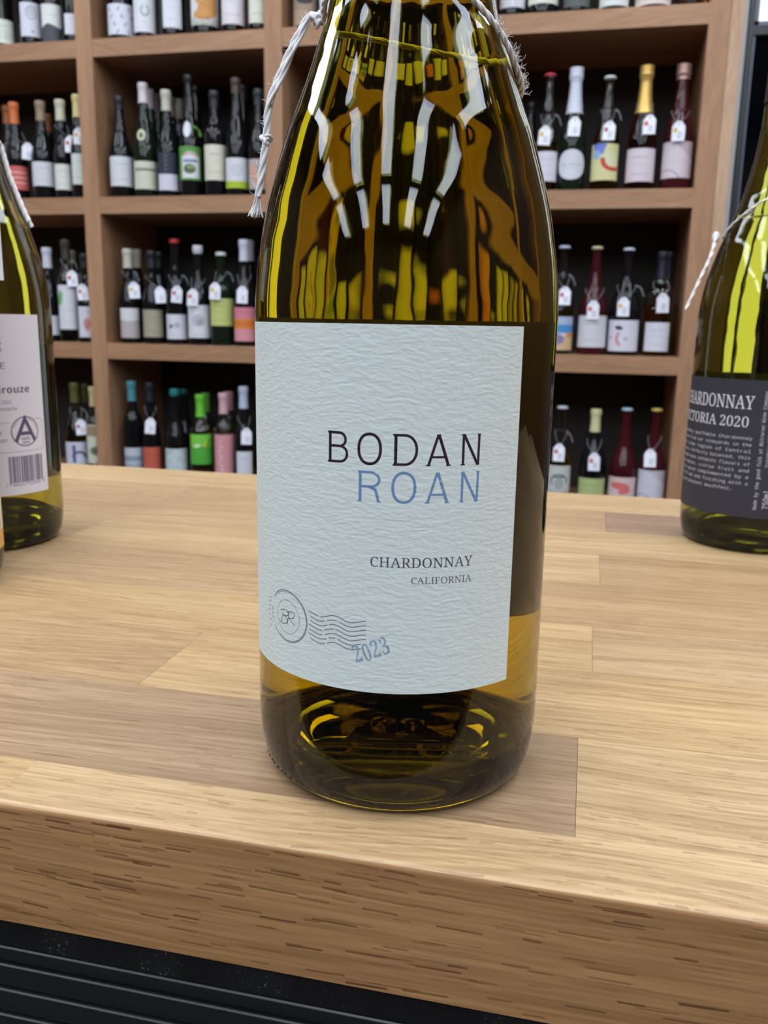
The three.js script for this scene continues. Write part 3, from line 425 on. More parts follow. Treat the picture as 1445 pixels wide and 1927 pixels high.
// bottles straight behind the large one, seen only bent through its wine
for (const [row, kind, glass, x, H, cap, lab, y0, y1, name] of [
  [2, 'burg', 'dk', -0.86, 0.30, '#4a4030', '#4d4238', 0.03, 0.10, 'dark brown'], [2, 'burg', 'dk', -0.77, 0.31, '#1c1d26', '#343a4a', 0.03, 0.11, 'slate blue'], [2, 'bord', 'dk', -0.67, 0.305, '#5d2630', '#5a3a34', 0.04, 0.13, 'maroon'], [2, 'burg', 'dk', -0.56, 0.295, '#222228', '#2c3830', 0.03, 0.10, 'forest green'], [2, 'burg', 'dk', -0.45, 0.30, '#3a3f52', '#46434a', 0.03, 0.11, 'charcoal'],
  [2, 'burg', 'dk', -0.255, 0.30, '#2b2b30', '#d6cdb4', 0.03, 0.11, 'parchment'],
  [3, 'burg', 'dk', -0.87, 0.30, '#1c1d26', '#dedfe4', 0.062, 0.150, 'white'], [3, 'bord', 'clr', -0.79, 0.31, '#d9d2a6', '#e0dcc4', 0.055, 0.160, 'cream'], [3, 'burg', 'dk', -0.705, 0.295, '#b8bcc8', '#d8783c', 0.070, 0.135, 'deep orange'], [3, 'burg', 'dk', -0.62, 0.30, '#2a2222', '#dfe2e8', 0.058, 0.155, 'cool white'], [3, 'bord', 'dk', -0.535, 0.305, '#7d6a3c', '#d9d58c', 0.050, 0.150, 'lemon'], [3, 'burg', 'dk', -0.45, 0.30, '#cfd0de', '#e2e2e6', 0.066, 0.145, 'pearl'], [3, 'burg', 'dk', -0.265, 0.30, '#1c1d26', '#dcd6d0', 0.060, 0.140, 'stone white'], [3, 'burg', 'dk', -0.175, 0.30, '#402a2a', '#d9dce6', 0.055, 0.140, 'ice white']]) {
  const R = 0.0375, [g] = shelfBottle(row, kind, glass, x, -2.618 - R, R, H, cap, 'cap', H * 0.79, `bottle with ${name} label on the ${['', 'top', 'second', 'third'][row]} shelf, seen through the large amber bottle`, SHELFNAME[row]);
  part('label', labelArc(R + 0.0004, y0, y1, -1.15, 1.15), cssMat(lab, 0.6), g);
}
// price tags hung on the bottles
{
  const s = new THREE.Shape(); s.moveTo(-0.0165, -0.026); s.lineTo(0.0165, -0.026); s.lineTo(0.0165, 0.013); s.lineTo(0.007, 0.025); s.quadraticCurveTo(0, 0.029, -0.007, 0.025); s.lineTo(-0.0165, 0.013); s.closePath();
  const hole = new THREE.Path(); hole.absarc(0, 0.019, 0.0022, 0, 7, true); s.holes.push(hole);
  const card = new THREE.ExtrudeGeometry(s, { depth: 0.0006, bevelEnabled: false, curveSegments: 8 }), uv = card.attributes.uv, p = card.attributes.position;
  for (let i = 0; i < p.count; i++) uv.setXY(i, (p.getX(i) + 0.0165) / 0.033, (p.getY(i) + 0.026) / 0.055);
  const short = (t) => t.replace(/,? (on|of) the (top|second|third|lowest visible) shelf|,? (top|second|third|lowest visible)[- ]shelf|, lowest visible shelf/g, '').replace(/^(tall |wide )?/, '$1').split(' ').slice(0, 10).join(' ');
  tagWords.forEach(([g, pr, z, [tx, ty], i, row, capBot, H, kind, label]) => {
    seed = 300 + i;
    const yLow = ty - 0.024, rLow = radiusAt(pr, Math.max(0.01, yLow)), rTop = radiusAt(pr, ty + 0.02), lean = Math.atan2(rLow - rTop, 0.045) * 0.9;
    let zc = 0; for (let q = -0.026; q <= 0.0265; q += 0.0035) zc = Math.max(zc, radiusAt(pr, Math.max(0.01, ty + q * Math.cos(lean))) + 0.0032 + Math.sin(lean) * q);
    if (kind === 'champ') zc += 0.0025; if (Math.abs(tx) > 0.02) zc += 0.010;
    const t = thing('price_tag', `white price tag on ${short(label)}`, 'price tag', g.position.x, g.position.y + ty, g.position.z, g.rotation.y, 'white price tags hung on bottles');
    const m = part('card', card, tagMats[i % 4], t); m.position.set(tx, 0, zc); m.rotation.set(-lean, rr(-0.15, 0.15), rr(-0.1, 0.1));
    const hy = 0.0185, hz = zc - Math.sin(lean) * 0.0185 + 0.001, ny = Math.min(ty + 0.06, H * 0.86) - ty, rn = radiusAt(pr, ny + ty) + 0.001;
    const pts = [[tx, hy, hz], [tx * 0.3 + rn * 0.8, (hy + ny) / 2 + 0.004, rn * 1.0], [rn * 1.02, ny, 0.2 * rn], [0, ny + 0.002, -rn * 1.02], [-rn * 1.02, ny, 0.2 * rn], [tx * 0.3 - rn * 0.8, (hy + ny) / 2 + 0.004, rn * 1.0], [tx, hy, hz]].map((q) => new THREE.Vector3(...q));
    const clear = (list, off) => { const c = new THREE.CatmullRomCurve3(list).getPoints(48); for (const q of c) { const r = Math.hypot(q.x, q.z), need = radiusAt(pr, q.y + ty) + off; if (r < need && r > 1e-5) { q.x *= need / r; q.z *= need / r; } } return new THREE.CatmullRomCurve3(c); };
    part('string', new THREE.TubeGeometry(clear(pts, 0.0024), 64, 0.0005, 5), twineMat, t);
    const e = radiusAt(pr, ty + 0.03), tail = clear([[rn * 1.02, ny, 0.2 * rn], [e * 0.9 + 0.008, ny - 0.006, e * 0.5], [e * 0.9 + 0.018, ny - 0.03, e * 0.5]].map((q) => new THREE.Vector3(...q)), 0.003);
    if (i % 2 && !/upright|end of/.test(label)) part('string', new THREE.TubeGeometry(tail, 12, 0.0011, 5), twineMat, t, 'frayed string tail');
  });
}
// ---------- bottles on the counter ----------
const OUT = [[0.0340, 0], [0.0366, 0.0012], [0.0386, 0.0042], [0.0398, 0.0095], [0.0404, 0.016], [0.0405, 0.03], [0.0405, 0.07], [0.0405, 0.11], [0.0405, 0.127], [0.0401, 0.1350], [0.0394, 0.1415], [0.0383, 0.1482], [0.0369, 0.1550], [0.0352, 0.1613], [0.0333, 0.1676], [0.0316, 0.1729], [0.0295, 0.1782], [0.0265, 0.1860], [0.0241, 0.1932], [0.0221, 0.1990], [0.0207, 0.2050], [0.0190, 0.2130], [0.0173, 0.2230], [0.0160, 0.2340], [0.0152, 0.2480], [0.0147, 0.2650], [0.0146, 0.2800], [0.0158, 0.2815], [0.0158, 0.2880], [0.0147, 0.2895], [0.0146, 0.2960]];
const PUNT = [[0, 0.0195], [0.008, 0.0190], [0.015, 0.0172], [0.021, 0.0138], [0.0255, 0.0090], [0.0285, 0.0038], [0.0302, 0.0010]];
const WALL = 0.0026, LIP = [[0.0138, 0.2975], [0.0118, 0.2980], [0.0102, 0.2965]];
const RB = 0.0405, RIPPLE = 0.00004;
const outCurve = smooth(OUT, 170);
function innerPoint(p, i, arr, w) { const a = arr[Math.max(0, i - 1)], b = arr[Math.min(arr.length - 1, i + 1)], t = new THREE.Vector2(b.x - a.x, b.y - a.y).normalize(); return new THREE.Vector2(p.x - t.y * w, p.y + t.x * w); }
const wallCurve = outCurve.filter((p) => p.y > 0.0125 && p.y < 0.292);
const innerWall = (w) => wallCurve.map((p, i) => innerPoint(p, i, wallCurve, w));
// the inside of the base: thick heel, rising over the punt
const innerBase = (d) => smooth([[0, 0.0250 - d], [0.009, 0.0244 - d], [0.017, 0.0224 - d], [0.0235, 0.0185 - d], [0.0285, 0.0138 - d * 0.8], [0.0320, 0.0112 - d * 0.7], [0.0345, 0.0104 - d * 0.6], [0.0362 + d * 0.6, 0.0108 - d * 0.4]], 40);
function glassShell() {
  const punt = smooth([...PUNT, [0.0312, 0.0002], [0.0322, 0], [0.0340, 0]], 40);
  const pts = [...punt.slice(0, -1), ...outCurve, ...LIP.map((a) => new THREE.Vector2(...a)), ...innerWall(WALL).reverse(), ...innerBase(0).reverse()];
  pts[0].x = 0; pts[pts.length - 1].x = 0; return pts;
}
function wineBody(fill, d = 0.00035) {
  const w = innerWall(WALL - d).filter((p) => p.y < fill);
  return [...innerBase(d), ...w, new THREE.Vector2(w[w.length - 1].x, fill), new THREE.Vector2(0, fill)];
}
// slow ripples of hand-fed moulds on the inner face: shallow, upright and uneven
const shellGeo = lathe(glassShell(), 160);
const wineGeo = lathe(wineBody(0.236), 240);
{
  const nA = vnoise(160, 100, 50, 6, 71), nB = vnoise(160, 100, 120, 60, 72);
  for (const g of [wineGeo]) {
    const p = g.attributes.position;
    for (let i = 0; i < p.count; i++) {
      const x = p.getX(i), y = p.getY(i), z = p.getZ(i), r = Math.hypot(x, z); if (r < 0.008 || y < 0.03 || y > 0.25) continue;
      let k = 0; { let lo = 1; for (const q of wallCurve) { const e = Math.abs(q.y - y); if (e < lo) { lo = e; k = q.x; } } }
            const u = (Math.atan2(x, z) / (2 * Math.PI) + 1) % 1 * 160, h = y / 0.3 * 100;
      const e = RIPPLE * (0.2 * (nA(u, h) - 0.5) + 0.9 * (nB(u, h) - 0.5));
      p.setX(i, x * (1 + e / r)); p.setZ(i, z * (1 + e / r));
    }
    g.computeVertexNormals();
  }
}
const glassOf = (r, g, b) => new THREE.MeshPhysicalMaterial({ color: 0xffffff, specularColor: new THREE.Color(0.5, 0.53, 0.64), roughness: 0.005, transmission: 1, thickness: 0.003, ior: 1.52, attenuationColor: new THREE.Color(r, g, b), attenuationDistance: 0.010 });
const wineOf = (r, g, b) => new THREE.MeshPhysicalMaterial({ color: 0xffffff, specularColor: new THREE.Color(0.12, 0.12, 0.12), roughness: 0, transmission: 1, thickness: 0.07, ior: 1.34, attenuationColor: new THREE.Color(r, g, b), attenuationDistance: 0.075 });
const capsuleMat = std('#2c2a26', 0.4);
function counterBottle(x, z, turn, label, glass, wine) {
  const g = thing('wine_bottle', label, 'bottle', x, CT + 0.0002, z, turn, 'wine bottles standing on the counter');
  part('glass_body', shellGeo, glass, g); part('wine', wineGeo, wine, g);
  const cap = []; for (const p of outCurve) if (p.y > 0.246 && p.y < 0.2955) cap.push(new THREE.Vector2(p.x + 0.0006, p.y));
  part('capsule', lathe([...cap, new THREE.Vector2(0.0146, 0.2988), new THREE.Vector2(0, 0.2992)], 48), capsuleMat, g);
  return g;
}
const deg = Math.PI / 180;
// --- the large bottle ---
const HX = -0.04888, HZ = -0.23703;
{
  const g = counterBottle(HX, HZ, 0, 'large amber wine bottle in the middle of the counter with a pale BODAN ROAN label', glassOf(0.31, 0.255, 0.025), wineOf(0.985, 0.77, 0.014));
  const PX = 17, W = 84.18, H = 89.5, cw = Math.round(W * PX), ch = Math.round(H * PX);
  const print = canvasTex(cw, ch, (c) => {
    c.scale(PX, PX); c.fillStyle = '#dbe5e3'; c.fillRect(0, 0, W, H);
    c.lineCap = 'butt'; c.lineJoin = 'miter';
    const stroke = (pts, t) => { c.lineWidth = t; c.beginPath(); pts.forEach((p, i) => (i ? c.lineTo(...p) : c.moveTo(...p))); c.stroke(); };
    const serif = (x, y, w, t = 0.28) => { c.fillRect(x - w / 2, y - t / 2, w, t); };
    // letters drawn in a box x..x+w, y..y+h
    const T = 0.62, letter = {
      B: (x, y, w, h) => { stroke([[x + 0.45, y], [x + 0.45, y + h]], T * 1.15); c.lineWidth = T; c.beginPath(); c.moveTo(x, y + 0.25); c.lineTo(x + w * 0.55, y + 0.25); c.bezierCurveTo(x + w * 1.0, y + 0.25, x + w * 1.0, y + h * 0.45, x + w * 0.6, y + h * 0.46); c.lineTo(x + 0.4, y + h * 0.46); c.moveTo(x + w * 0.6, y + h * 0.46); c.bezierCurveTo(x + w * 1.12, y + h * 0.48, x + w * 1.08, y + h - 0.27, x + w * 0.58, y + h - 0.27); c.lineTo(x, y + h - 0.27); c.stroke(); serif(x + 0.25, y + 0.14, 0.9); serif(x + 0.25, y + h - 0.14, 0.9); },
      O: (x, y, w, h) => { c.lineWidth = T * 1.08; c.beginPath(); const k = 0.62, cx = x + w / 2, cy = y + h / 2, a = w / 2 - T / 2, b = h / 2 - T / 2 + 0.12; c.moveTo(cx - a, cy); c.bezierCurveTo(cx - a, cy - b * k, cx - a * k, cy - b, cx, cy - b); c.bezierCurveTo(cx + a * k, cy - b, cx + a, cy - b * k, cx + a, cy); c.bezierCurveTo(cx + a, cy + b * k, cx + a * k, cy + b, cx, cy + b); c.bezierCurveTo(cx - a * k, cy + b, cx - a, cy + b * k, cx - a, cy); c.closePath(); c.stroke(); },
      D: (x, y, w, h) => { stroke([[x + 0.5, y], [x + 0.5, y + h]], T * 1.15); c.lineWidth = T; c.beginPath(); c.moveTo(x, y + 0.25); c.lineTo(x + w * 0.45, y + 0.25); c.bezierCurveTo(x + w * 1.16, y + 0.25, x + w * 1.16, y + h - 0.27, x + w * 0.45, y + h - 0.27); c.lineTo(x, y + h - 0.27); c.stroke(); serif(x + 0.3, y + 0.14, 1); serif(x + 0.3, y + h - 0.14, 1); },
      A: (x, y, w, h) => { stroke([[x + 0.45, y + h], [x + w * 0.47, y + 0.1]], T); stroke([[x + w * 0.47 + 0.12, y], [x + w - 0.42, y + h]], T * 1.15); stroke([[x + w * 0.24, y + h * 0.72], [x + w * 0.78, y + h * 0.72]], T * 0.85); serif(x + 0.42, y + h - 0.13, 1.15); serif(x + w - 0.42, y + h - 0.13, 1.15); serif(x + w * 0.49, y + 0.12, 0.95); },
      N: (x, y, w, h) => { stroke([[x + 0.55, y + h], [x + 0.55, y]], T); stroke([[x + 0.62, y + 0.05], [x + w - 0.62, y + h - 0.02]], T * 1.1); stroke([[x + w - 0.5, y + h], [x + w - 0.4, y]], T); serif(x + 0.5, y + h - 0.13, 1.1); serif(x + w - 0.42, y + 0.13, 0.95); serif(x + 0.5, y + 0.13, 0.9); },
      R: (x, y, w, h) => { stroke([[x + 0.5, y], [x + 0.5, y + h]], T * 1.15); c.lineWidth = T; c.beginPath(); c.moveTo(x, y + 0.25); c.lineTo(x + w * 0.5, y + 0.25); c.bezierCurveTo(x + w * 1.08, y + 0.25, x + w * 1.08, y + h * 0.5, x + w * 0.55, y + h * 0.5); c.lineTo(x + 0.4, y + h * 0.5); c.stroke(); stroke([[x + w * 0.5, y + h * 0.5], [x + w * 0.78, y + h * 0.6], [x + w - 0.38, y + h]], T * 1.1); serif(x + 0.35, y + h - 0.13, 1.1); serif(x + w - 0.35, y + h - 0.1, 0.9, 0.2); },
    };
    c.fillStyle = c.strokeStyle = '#2b1c2a';
    for (const [L, x, w] of [['B', 34.9, 5.0], ['O', 42.4, 5.85], ['D', 51.0, 5.5], ['A', 58.75, 5.75], ['N', 67.15, 5.05]]) letter[L](x, 24.9, w, 7.4);
    c.fillStyle = c.strokeStyle = '#6f8fb8';
    for (const [L, x, w] of [['R', 42.65, 5.4], ['O', 50.65, 5.85], ['A', 58.75, 5.7], ['N', 67.15, 5.05]]) letter[L](x, 33.85, w, 7.4);
    // worn flecks across the blue print
    seed = 31; c.fillStyle = '#dbe5e3'; for (let i = 0; i < 46; i++) c.fillRect(rr(42, 72.5), rr(33.6, 41.5), rr(0.2, 0.9), rr(0.05, 0.14));
    const fit = (text, font, x0, x1, base, capH, col) => {
      c.save(); c.font = `100px ${font}`; const m = c.measureText(text), b = c.measureText('H').actualBoundingBoxAscent; c.fillStyle = col;
      c.translate(x0, base); c.scale((x1 - x0) / m.width, capH / b); c.fillText(text, 0, 0); c.restore(); };
    fit('CHARDONNAY', 'serif', 45.7, 71.2, 57.08, 2.5, '#4c4a5c');
    fit('CALIFORNIA', 'serif', 55.7, 71.2, 61.1, 1.68, '#5b5c6a');
    // postmark
    const ink = '#6b6878'; c.strokeStyle = ink; c.lineCap = 'round';
    const cx = 21.2, cy = 74.1; c.lineWidth = 0.26;
    c.beginPath(); c.ellipse(cx, cy, 7.25, 6.85, 0.2, -2.75, 2.35); c.stroke();
    c.lineWidth = 0.14; c.beginPath(); c.ellipse(cx + 0.12, cy, 6.85, 6.5, 0.2, -2.6, 1.9); c.stroke();
    c.lineWidth = 0.22; c.beginPath(); c.ellipse(cx, cy, 7.25, 6.85, 0.2, 2.55, 3.05); c.stroke();
    c.lineWidth = 0.13; c.beginPath(); c.ellipse(cx, cy + 0.15, 4.6, 4.45, 0, 0, 7); c.stroke();
    c.strokeStyle = '#2a2630'; c.lineWidth = 0.17;
    const curve = (...q) => { c.beginPath(); c.moveTo(q[0], q[1]); for (let i = 2; i < q.length; i += 6) c.bezierCurveTo(...q.slice(i, i + 6)); c.stroke(); };
    curve(19.35, 72.9, 19.2, 74, 18.8, 75.4, 18.5, 76.3); curve(18.2, 73.2, 19.6, 72.2, 22.2, 72.4, 21.4, 73.7, 21, 74.3, 19.6, 74.3, 19.2, 74.3, 21, 74.2, 21.6, 75.3, 20.8, 76, 19.9, 76.7, 17.6, 76.8, 17.6, 75.7);
    curve(21.9, 72.9, 21.6, 74, 21.3, 75.2, 21.1, 76.4); curve(20.9, 73.3, 22, 72.3, 24.4, 72.3, 23.9, 73.6, 23.5, 74.5, 22.2, 74.5, 21.7, 74.5, 22.6, 74.9, 23.2, 75.6, 24.1, 76.0);
    // short ticks left of the ring
    c.strokeStyle = '#8b8894'; c.lineWidth = 0.16;
    for (let i = 0; i < 7; i++) { const y = 70.6 + i * 1.28, x = 10.4 + 1.2 * Math.abs(3.2 - i) / 3.5; c.beginPath(); c.moveTo(x + 2.1, y - 0.2); c.quadraticCurveTo(x + 2.2, y + 0.55, x + 0.4, y + 0.6); c.stroke(); }
    // seven wavy lines
    c.strokeStyle = '#7d7c8a'; c.lineWidth = 0.26; seed = 8;
    for (let i = 0; i < 7; i++) {
      const y = 70.75 + i * 1.17, x0 = 28.9 + rr(0, 0.8), gap = 32.4 + rr(0, 2.6), gap2 = rr(36.4, 38.5);
      c.beginPath(); let pen = false;
      for (let x = x0; x < 45.0 - (i > 4 ? 1.2 : 0); x += 0.12) {
        const t = (x - 28.6) / 16.4, yy = y + 0.62 * -Math.cos((t * 1.86 + 0.08) * 2 * Math.PI) * (0.55 + 0.35 * Math.sin(t * 3.1)) + 0.3 + t * 0.35;
        if (Math.abs(x - gap) < 0.28 || (i % 2 && Math.abs(x - gap2) < 0.22)) { pen = false; continue; }
        if (pen) c.lineTo(x, yy); else { c.moveTo(x, yy); pen = true; }
      }
      c.stroke();
    }
    // 2023, stamped at a slant
    c.save(); c.translate(42.6, 82.1); c.rotate(-0.36); c.fillStyle = '#8fa6bd'; c.font = 'bold 100px serif';
    const dw = c.measureText('2').width; ['2', '0', '2', '3'].forEach((d, i) => { c.save(); c.translate(i * 2.45, (i === 1 ? 0.35 : i === 3 ? -0.1 : 0)); c.scale(2.25 / dw, 0.062); c.fillText(d, 0, 0); c.restore(); });
    c.restore(); c.fillStyle = '#dbe5e3'; seed = 77; for (let i = 0; i < 240; i++) c.fillRect(rr(41, 52), rr(73.5, 82.5), rr(0.08, 0.3), rr(0.06, 0.2));
  });
  // felt-marked paper
  const f1 = vnoise(1024, 1024, 46, 150, 5), f2 = vnoise(1024, 1024, 100, 260, 6), f3 = vnoise(1024, 1024, 22, 60, 7), f4 = vnoise(1024, 1024, 16, 16, 8);
  const felt = dataTex(1024, 1024, (x, y) => { const w = (f4(x, y) - 0.5) * 14; const v = 0.62 * f1(x, y + w) + 0.33 * f2(x, y + w) + 0.2 * f3(x, y + w); return Math.max(0, Math.min(255, 255 * (v - 0.2) / 0.75)); });
  const paper = new THREE.MeshPhysicalMaterial({ map: print, bumpMap: felt, bumpScale: 0.00008, roughness: 0.62, specularIntensity: 0.5 });
  const a0 = -63.2 * deg, a1 = 55.3 * deg;
  const geo = labelArc(RB + 0.00022, 0.0359, 0.1254, a0, a1, 96);
  const l = part('front_label', geo, paper, g, 'pale textured paper label reading BODAN ROAN CHARDONNAY CALIFORNIA 2023');
  part('back_label', labelArc(RB + 0.0002, 0.0365, 0.1262, 137 * deg, 232 * deg, 48), std('#c9cdc6', 0.7), g);
  // row of small moulded dots round the heel
  const dots = []; const dot = new THREE.SphereGeometry(0.00055, 8, 6);
  for (let i = 0; i < 14; i++) { const a = (-62 + i * 3.6 + (i % 3) * 0.5) * deg, r = 0.0383; dots.push(dot.clone().translate(r * Math.sin(a), 0.0041, r * Math.cos(a))); }
  part('moulded_dots', mergeGeometries(dots), pbr(0.03, 0.025, 0.01, 0.2), g).userData.kind = 'stuff';
}
// --- the bottle at the right ---
const RX = 0.10178, RZ = -0.55423;
{
  const g = counterBottle(RX, RZ, 0, 'green-glass wine bottle with black CHARDONNAY label on the far right of the counter', glassOf(0.27, 0.275, 0.055), wineOf(0.84, 0.78, 0.14));
  const PX = 14, W = 92, H = 76.5, X0 = 61;          // x measured from the right end of the word CHARDONNAY
  const print = canvasTex(W * PX, Math.round(H * PX), (c) => {
    c.scale(PX, PX); c.fillStyle = '#2b2d3a'; c.fillRect(0, 0, W, H); c.translate(X0, 0);
    const fit = (text, font, x0, x1, base, capH, col = '#d7d9e2') => { c.save(); c.font = `100px ${font}`; const m = c.measureText(text), b = c.measureText('H').actualBoundingBoxAscent; c.fillStyle = col; c.translate(x0, base); c.scale((x1 - x0) / m.width, capH / b); c.fillText(text, 0, 0); c.restore(); };
    fit('CHARDONNAY', 'bold 100px serif'.replace('100px ', '').replace('bold ', '') , -54, 0.4, 15.9, 7.2);
    c.save(); c.strokeStyle = '#d7d9e2'; c.restore();
    fit('VICTORIA 2020', 'serif', -56, -1.3, 25.9, 5.8);
    const rows = ['Supremely quaffable Chardonnay', 'sourced from our vineyards in the', 'cool clime region of Central', 'Victoria. Perfectly balanced, this', 'unwooded wine exhibits flavors of', 'stone melon, citrus fruit and', 'subtle spice complemented by a', 'touch of oak and finishing with a', 'long and pleasant mouthfeel.'];
    rows.forEach((t, i) => fit(t, 'monospace', -56, i === 8 ? -6.5 : 1.4, 32.8 + i * 3.62, 1.75, '#c3c6d0'));
    c.save(); c.translate(7.0, 71.6); c.rotate(-Math.PI / 2); fit('Made by the good folk at Mitreron Wine Company', 'monospace', 0, 66, 0, 2.0, '#c9ccd6'); c.restore();
    c.save(); c.translate(10.6, 47.5); c.rotate(-Math.PI / 2); fit('Nagambie VIC 3608 Australia', 'monospace', 0, 41, 0, 1.5, '#b4b7c2'); c.restore();
    c.save(); c.translate(13, 71); c.rotate(-Math.PI / 2); fit('750ml', 'monospace', 0, 11, 0, 3, '#d7d9e2'); c.restore();
  });
  const a1 = (-16.4 + 31 / 40.7 / deg) * deg, a0 = (-16.4 - 61 / 40.7 / deg) * deg;
  part('label', labelArc(RB + 0.0002, 0.0215, 0.0984, a0, a1, 80), std(0xffffff, 0.55, { map: print }), g, 'black label with white lettering');
  part('front_label', labelArc(RB + 0.0002, 0.03, 0.0995, 100 * deg, 200 * deg, 40), std('#cfd0cc', 0.6), g);
}
// --- the bottle at the left ---
const LX = -0.33048, LZ = -0.42674;
{
  const g = counterBottle(LX, LZ, 0, 'green wine bottle with white barcode label at the left of the counter', glassOf(0.34, 0.345, 0.08), wineOf(0.84, 0.74, 0.12));
  const PX = 14, W = 66, H = 95.3;                    // x measured leftwards from the right edge
  const print = canvasTex(W * PX, Math.round(H * PX), (c) => {
    c.scale(PX, PX); c.fillStyle = '#dfdde8'; c.fillRect(0, 0, W, H); c.translate(W, 0);
    const ink = '#5a5270', fit = (text, font, x0, x1, base, capH, col = ink) => { c.save(); c.font = `${font.includes('bold') ? 'bold ' : ''}100px ${font.replace('bold ', '')}`; const m = c.measureText(text), b = c.measureText('x').actualBoundingBoxAscent; c.fillStyle = col; c.translate(x0, base); c.scale((x1 - x0) / m.width, capH / b); c.fillText(text, 0, 0); c.restore(); };
    fit('ES', 'sans-serif', -28, -23.2, 15.4, 1.9); fit('MCD', 'sans-serif', -32, -23.2, 19.2, 1.9);
    fit('CUVEE', 'sans-serif', -41, -21.9, 27.9, 2.5);
    fit('hirouze', 'bold sans-serif', -30.6, -9.2, 40.6, 2.9);
    fit('Vin 2022', 'sans-serif', -29.6, -20.2, 46.3, 1.5); fit('Grenache', 'sans-serif', -27.9, -17.3, 49.8, 1.5);
    c.strokeStyle = '#8b869c'; c.lineWidth = 0.25; c.beginPath(); c.moveTo(-60, 56.2); c.lineTo(-21.8, 56.2); c.moveTo(-7, 54.9); c.lineTo(-4.5, 55); c.quadraticCurveTo(-1.9, 55.2, -1.9, 58); c.lineTo(-1.9, 69.4); c.quadraticCurveTo(-2, 72, -4.8, 72); c.lineTo(-60, 72); c.stroke();
    fit('COMPANY', 'sans-serif', -36, -23.6, 66.6, 1.5); fit('ESK', 'sans-serif', -31, -26.2, 62.4, 1.5);
    c.strokeStyle = ink; c.fillStyle = ink; c.lineWidth = 0.62; c.beginPath(); c.ellipse(-13.5, 61.3, 7.9, 7.75, 0, 0, 7); c.stroke();
    c.lineWidth = 2.0; c.lineJoin = 'miter'; c.beginPath(); c.moveTo(-19.2, 66.6); c.lineTo(-13.5, 54.6); c.lineTo(-7.9, 66.6); c.moveTo(-16.6, 62.4); c.lineTo(-10.4, 62.4); c.stroke();
    fit('ANVIL', 'bold sans-serif', -16.3, -10.6, 66.0, 1.25); fit('WINE', 'bold sans-serif', -15.6, -11.2, 67.9, 1.0);
    for (const [t, a] of [['DENVER, CO', -2.45], ['ANNO 2019', -0.95]]) { [...t].forEach((ch, i) => { c.save(); c.translate(-13.5, 61.3); c.rotate(a + i * 0.13 + Math.PI / 2 - 0.3); c.font = '1.3px sans-serif'; c.fillText(ch, -0.4, -6.1); c.restore(); }); }
    seed = 99; for (let x = -24.2; x < -4.2;) { const w = 0.2 + 0.22 * Math.floor(rnd() * 3.2); c.fillStyle = ink; c.fillRect(x, 74.4, w, x < -23.6 || x > -5 || Math.abs(x + 14) < 0.5 ? 15.4 : 14.2); x += w + 0.2 + 0.2 * Math.floor(rnd() * 2.6); }
    fit('7', 'sans-serif', -26.4, -25.2, 90.7, 1.35); fit('94020', 'sans-serif', -22.8, -15, 90.6, 1.35); fit('20066', 'sans-serif', -13.4, -5.6, 90.6, 1.35); fit('0', 'sans-serif', -3.6, -2.4, 90.4, 1.35);
  });
  const a1 = 88 * deg, a0 = (88 - 66 / 40.7 / deg) * deg;
  part('label', labelArc(RB + 0.0002, 0.0312, 0.1265, a0, a1, 64), std(0xffffff, 0.55, { map: print }), g, 'white back label with round logo and barcode');
  part('front_label', labelArc(RB + 0.0002, 0.03, 0.11, 165 * deg, 262 * deg, 40), std('#cfd0cc', 0.6), g);
}
// --- the bottle cut by the left edge of the picture ---
{
  const g = counterBottle(-0.309, -0.3426, 0, 'dark wine bottle with cream and orange label, cut off by the left edge', glassOf(0.36, 0.34, 0.16), wineOf(0.42, 0.26, 0.06));
  const PX = 10, W = 80, H = 80;
  const print = canvasTex(W * PX, H * PX, (c) => {
    c.scale(PX, PX); c.fillStyle = '#e7dcba'; c.fillRect(0, 0, W, H); c.fillStyle = '#dda75c'; c.fillRect(0, 71, W, 9); c.fillStyle = '#d9b184'; c.fillRect(0, 24, W, 16);
    c.fillStyle = '#2f2820'; c.textAlign = 'right'; c.font = '8px serif'; c.fillText('Milan', 75, 59.4); c.fillText('2019', 75.5, 71);
  });
  part('label', labelArc(RB + 0.0002, 0.016, 0.096, 6.4 * deg, 119 * deg, 64), std(0xffffff, 0.6, { map: print }), g, 'cream label with an orange lower band');
  const t = thing('price_tag', 'white price tag at the very left edge on the cream-labelled counter bottle', 'price tag', -0.309, CT, -0.3426, 0, 'white price tags hung on bottles');
  const s = new THREE.Shape(); s.moveTo(-0.014, -0.02); s.lineTo(0.014, -0.02); s.lineTo(0.014, 0.012); s.lineTo(0.005, 0.02); s.lineTo(-0.005, 0.02); s.lineTo(-0.014, 0.012); s.closePath();
  const cg = new THREE.ExtrudeGeometry(s, { depth: 0.0005, bevelEnabled: false }); const m = part('card', cg, std('#e4e5ee', 0.6), t); m.position.set(0.0474, 0.161, 0.0058); m.rotation.y = 0.734;
  const c3 = new THREE.CatmullRomCurve3([[0.0474, 0.1795, 0.0062], [0.037, 0.189, 0.004], [0.027, 0.197, -0.006], [0.016, 0.2, -0.022], [0, 0.2, -0.0275], [-0.018, 0.2, -0.02], [-0.0265, 0.199, 0], [-0.013, 0.195, 0.0265], [0.02, 0.188, 0.028], [0.0472, 0.1795, 0.0066]].map((p) => new THREE.Vector3(...p)));
  part('string', new THREE.TubeGeometry(c3, 50, 0.0006, 6), twineMat, t);
}
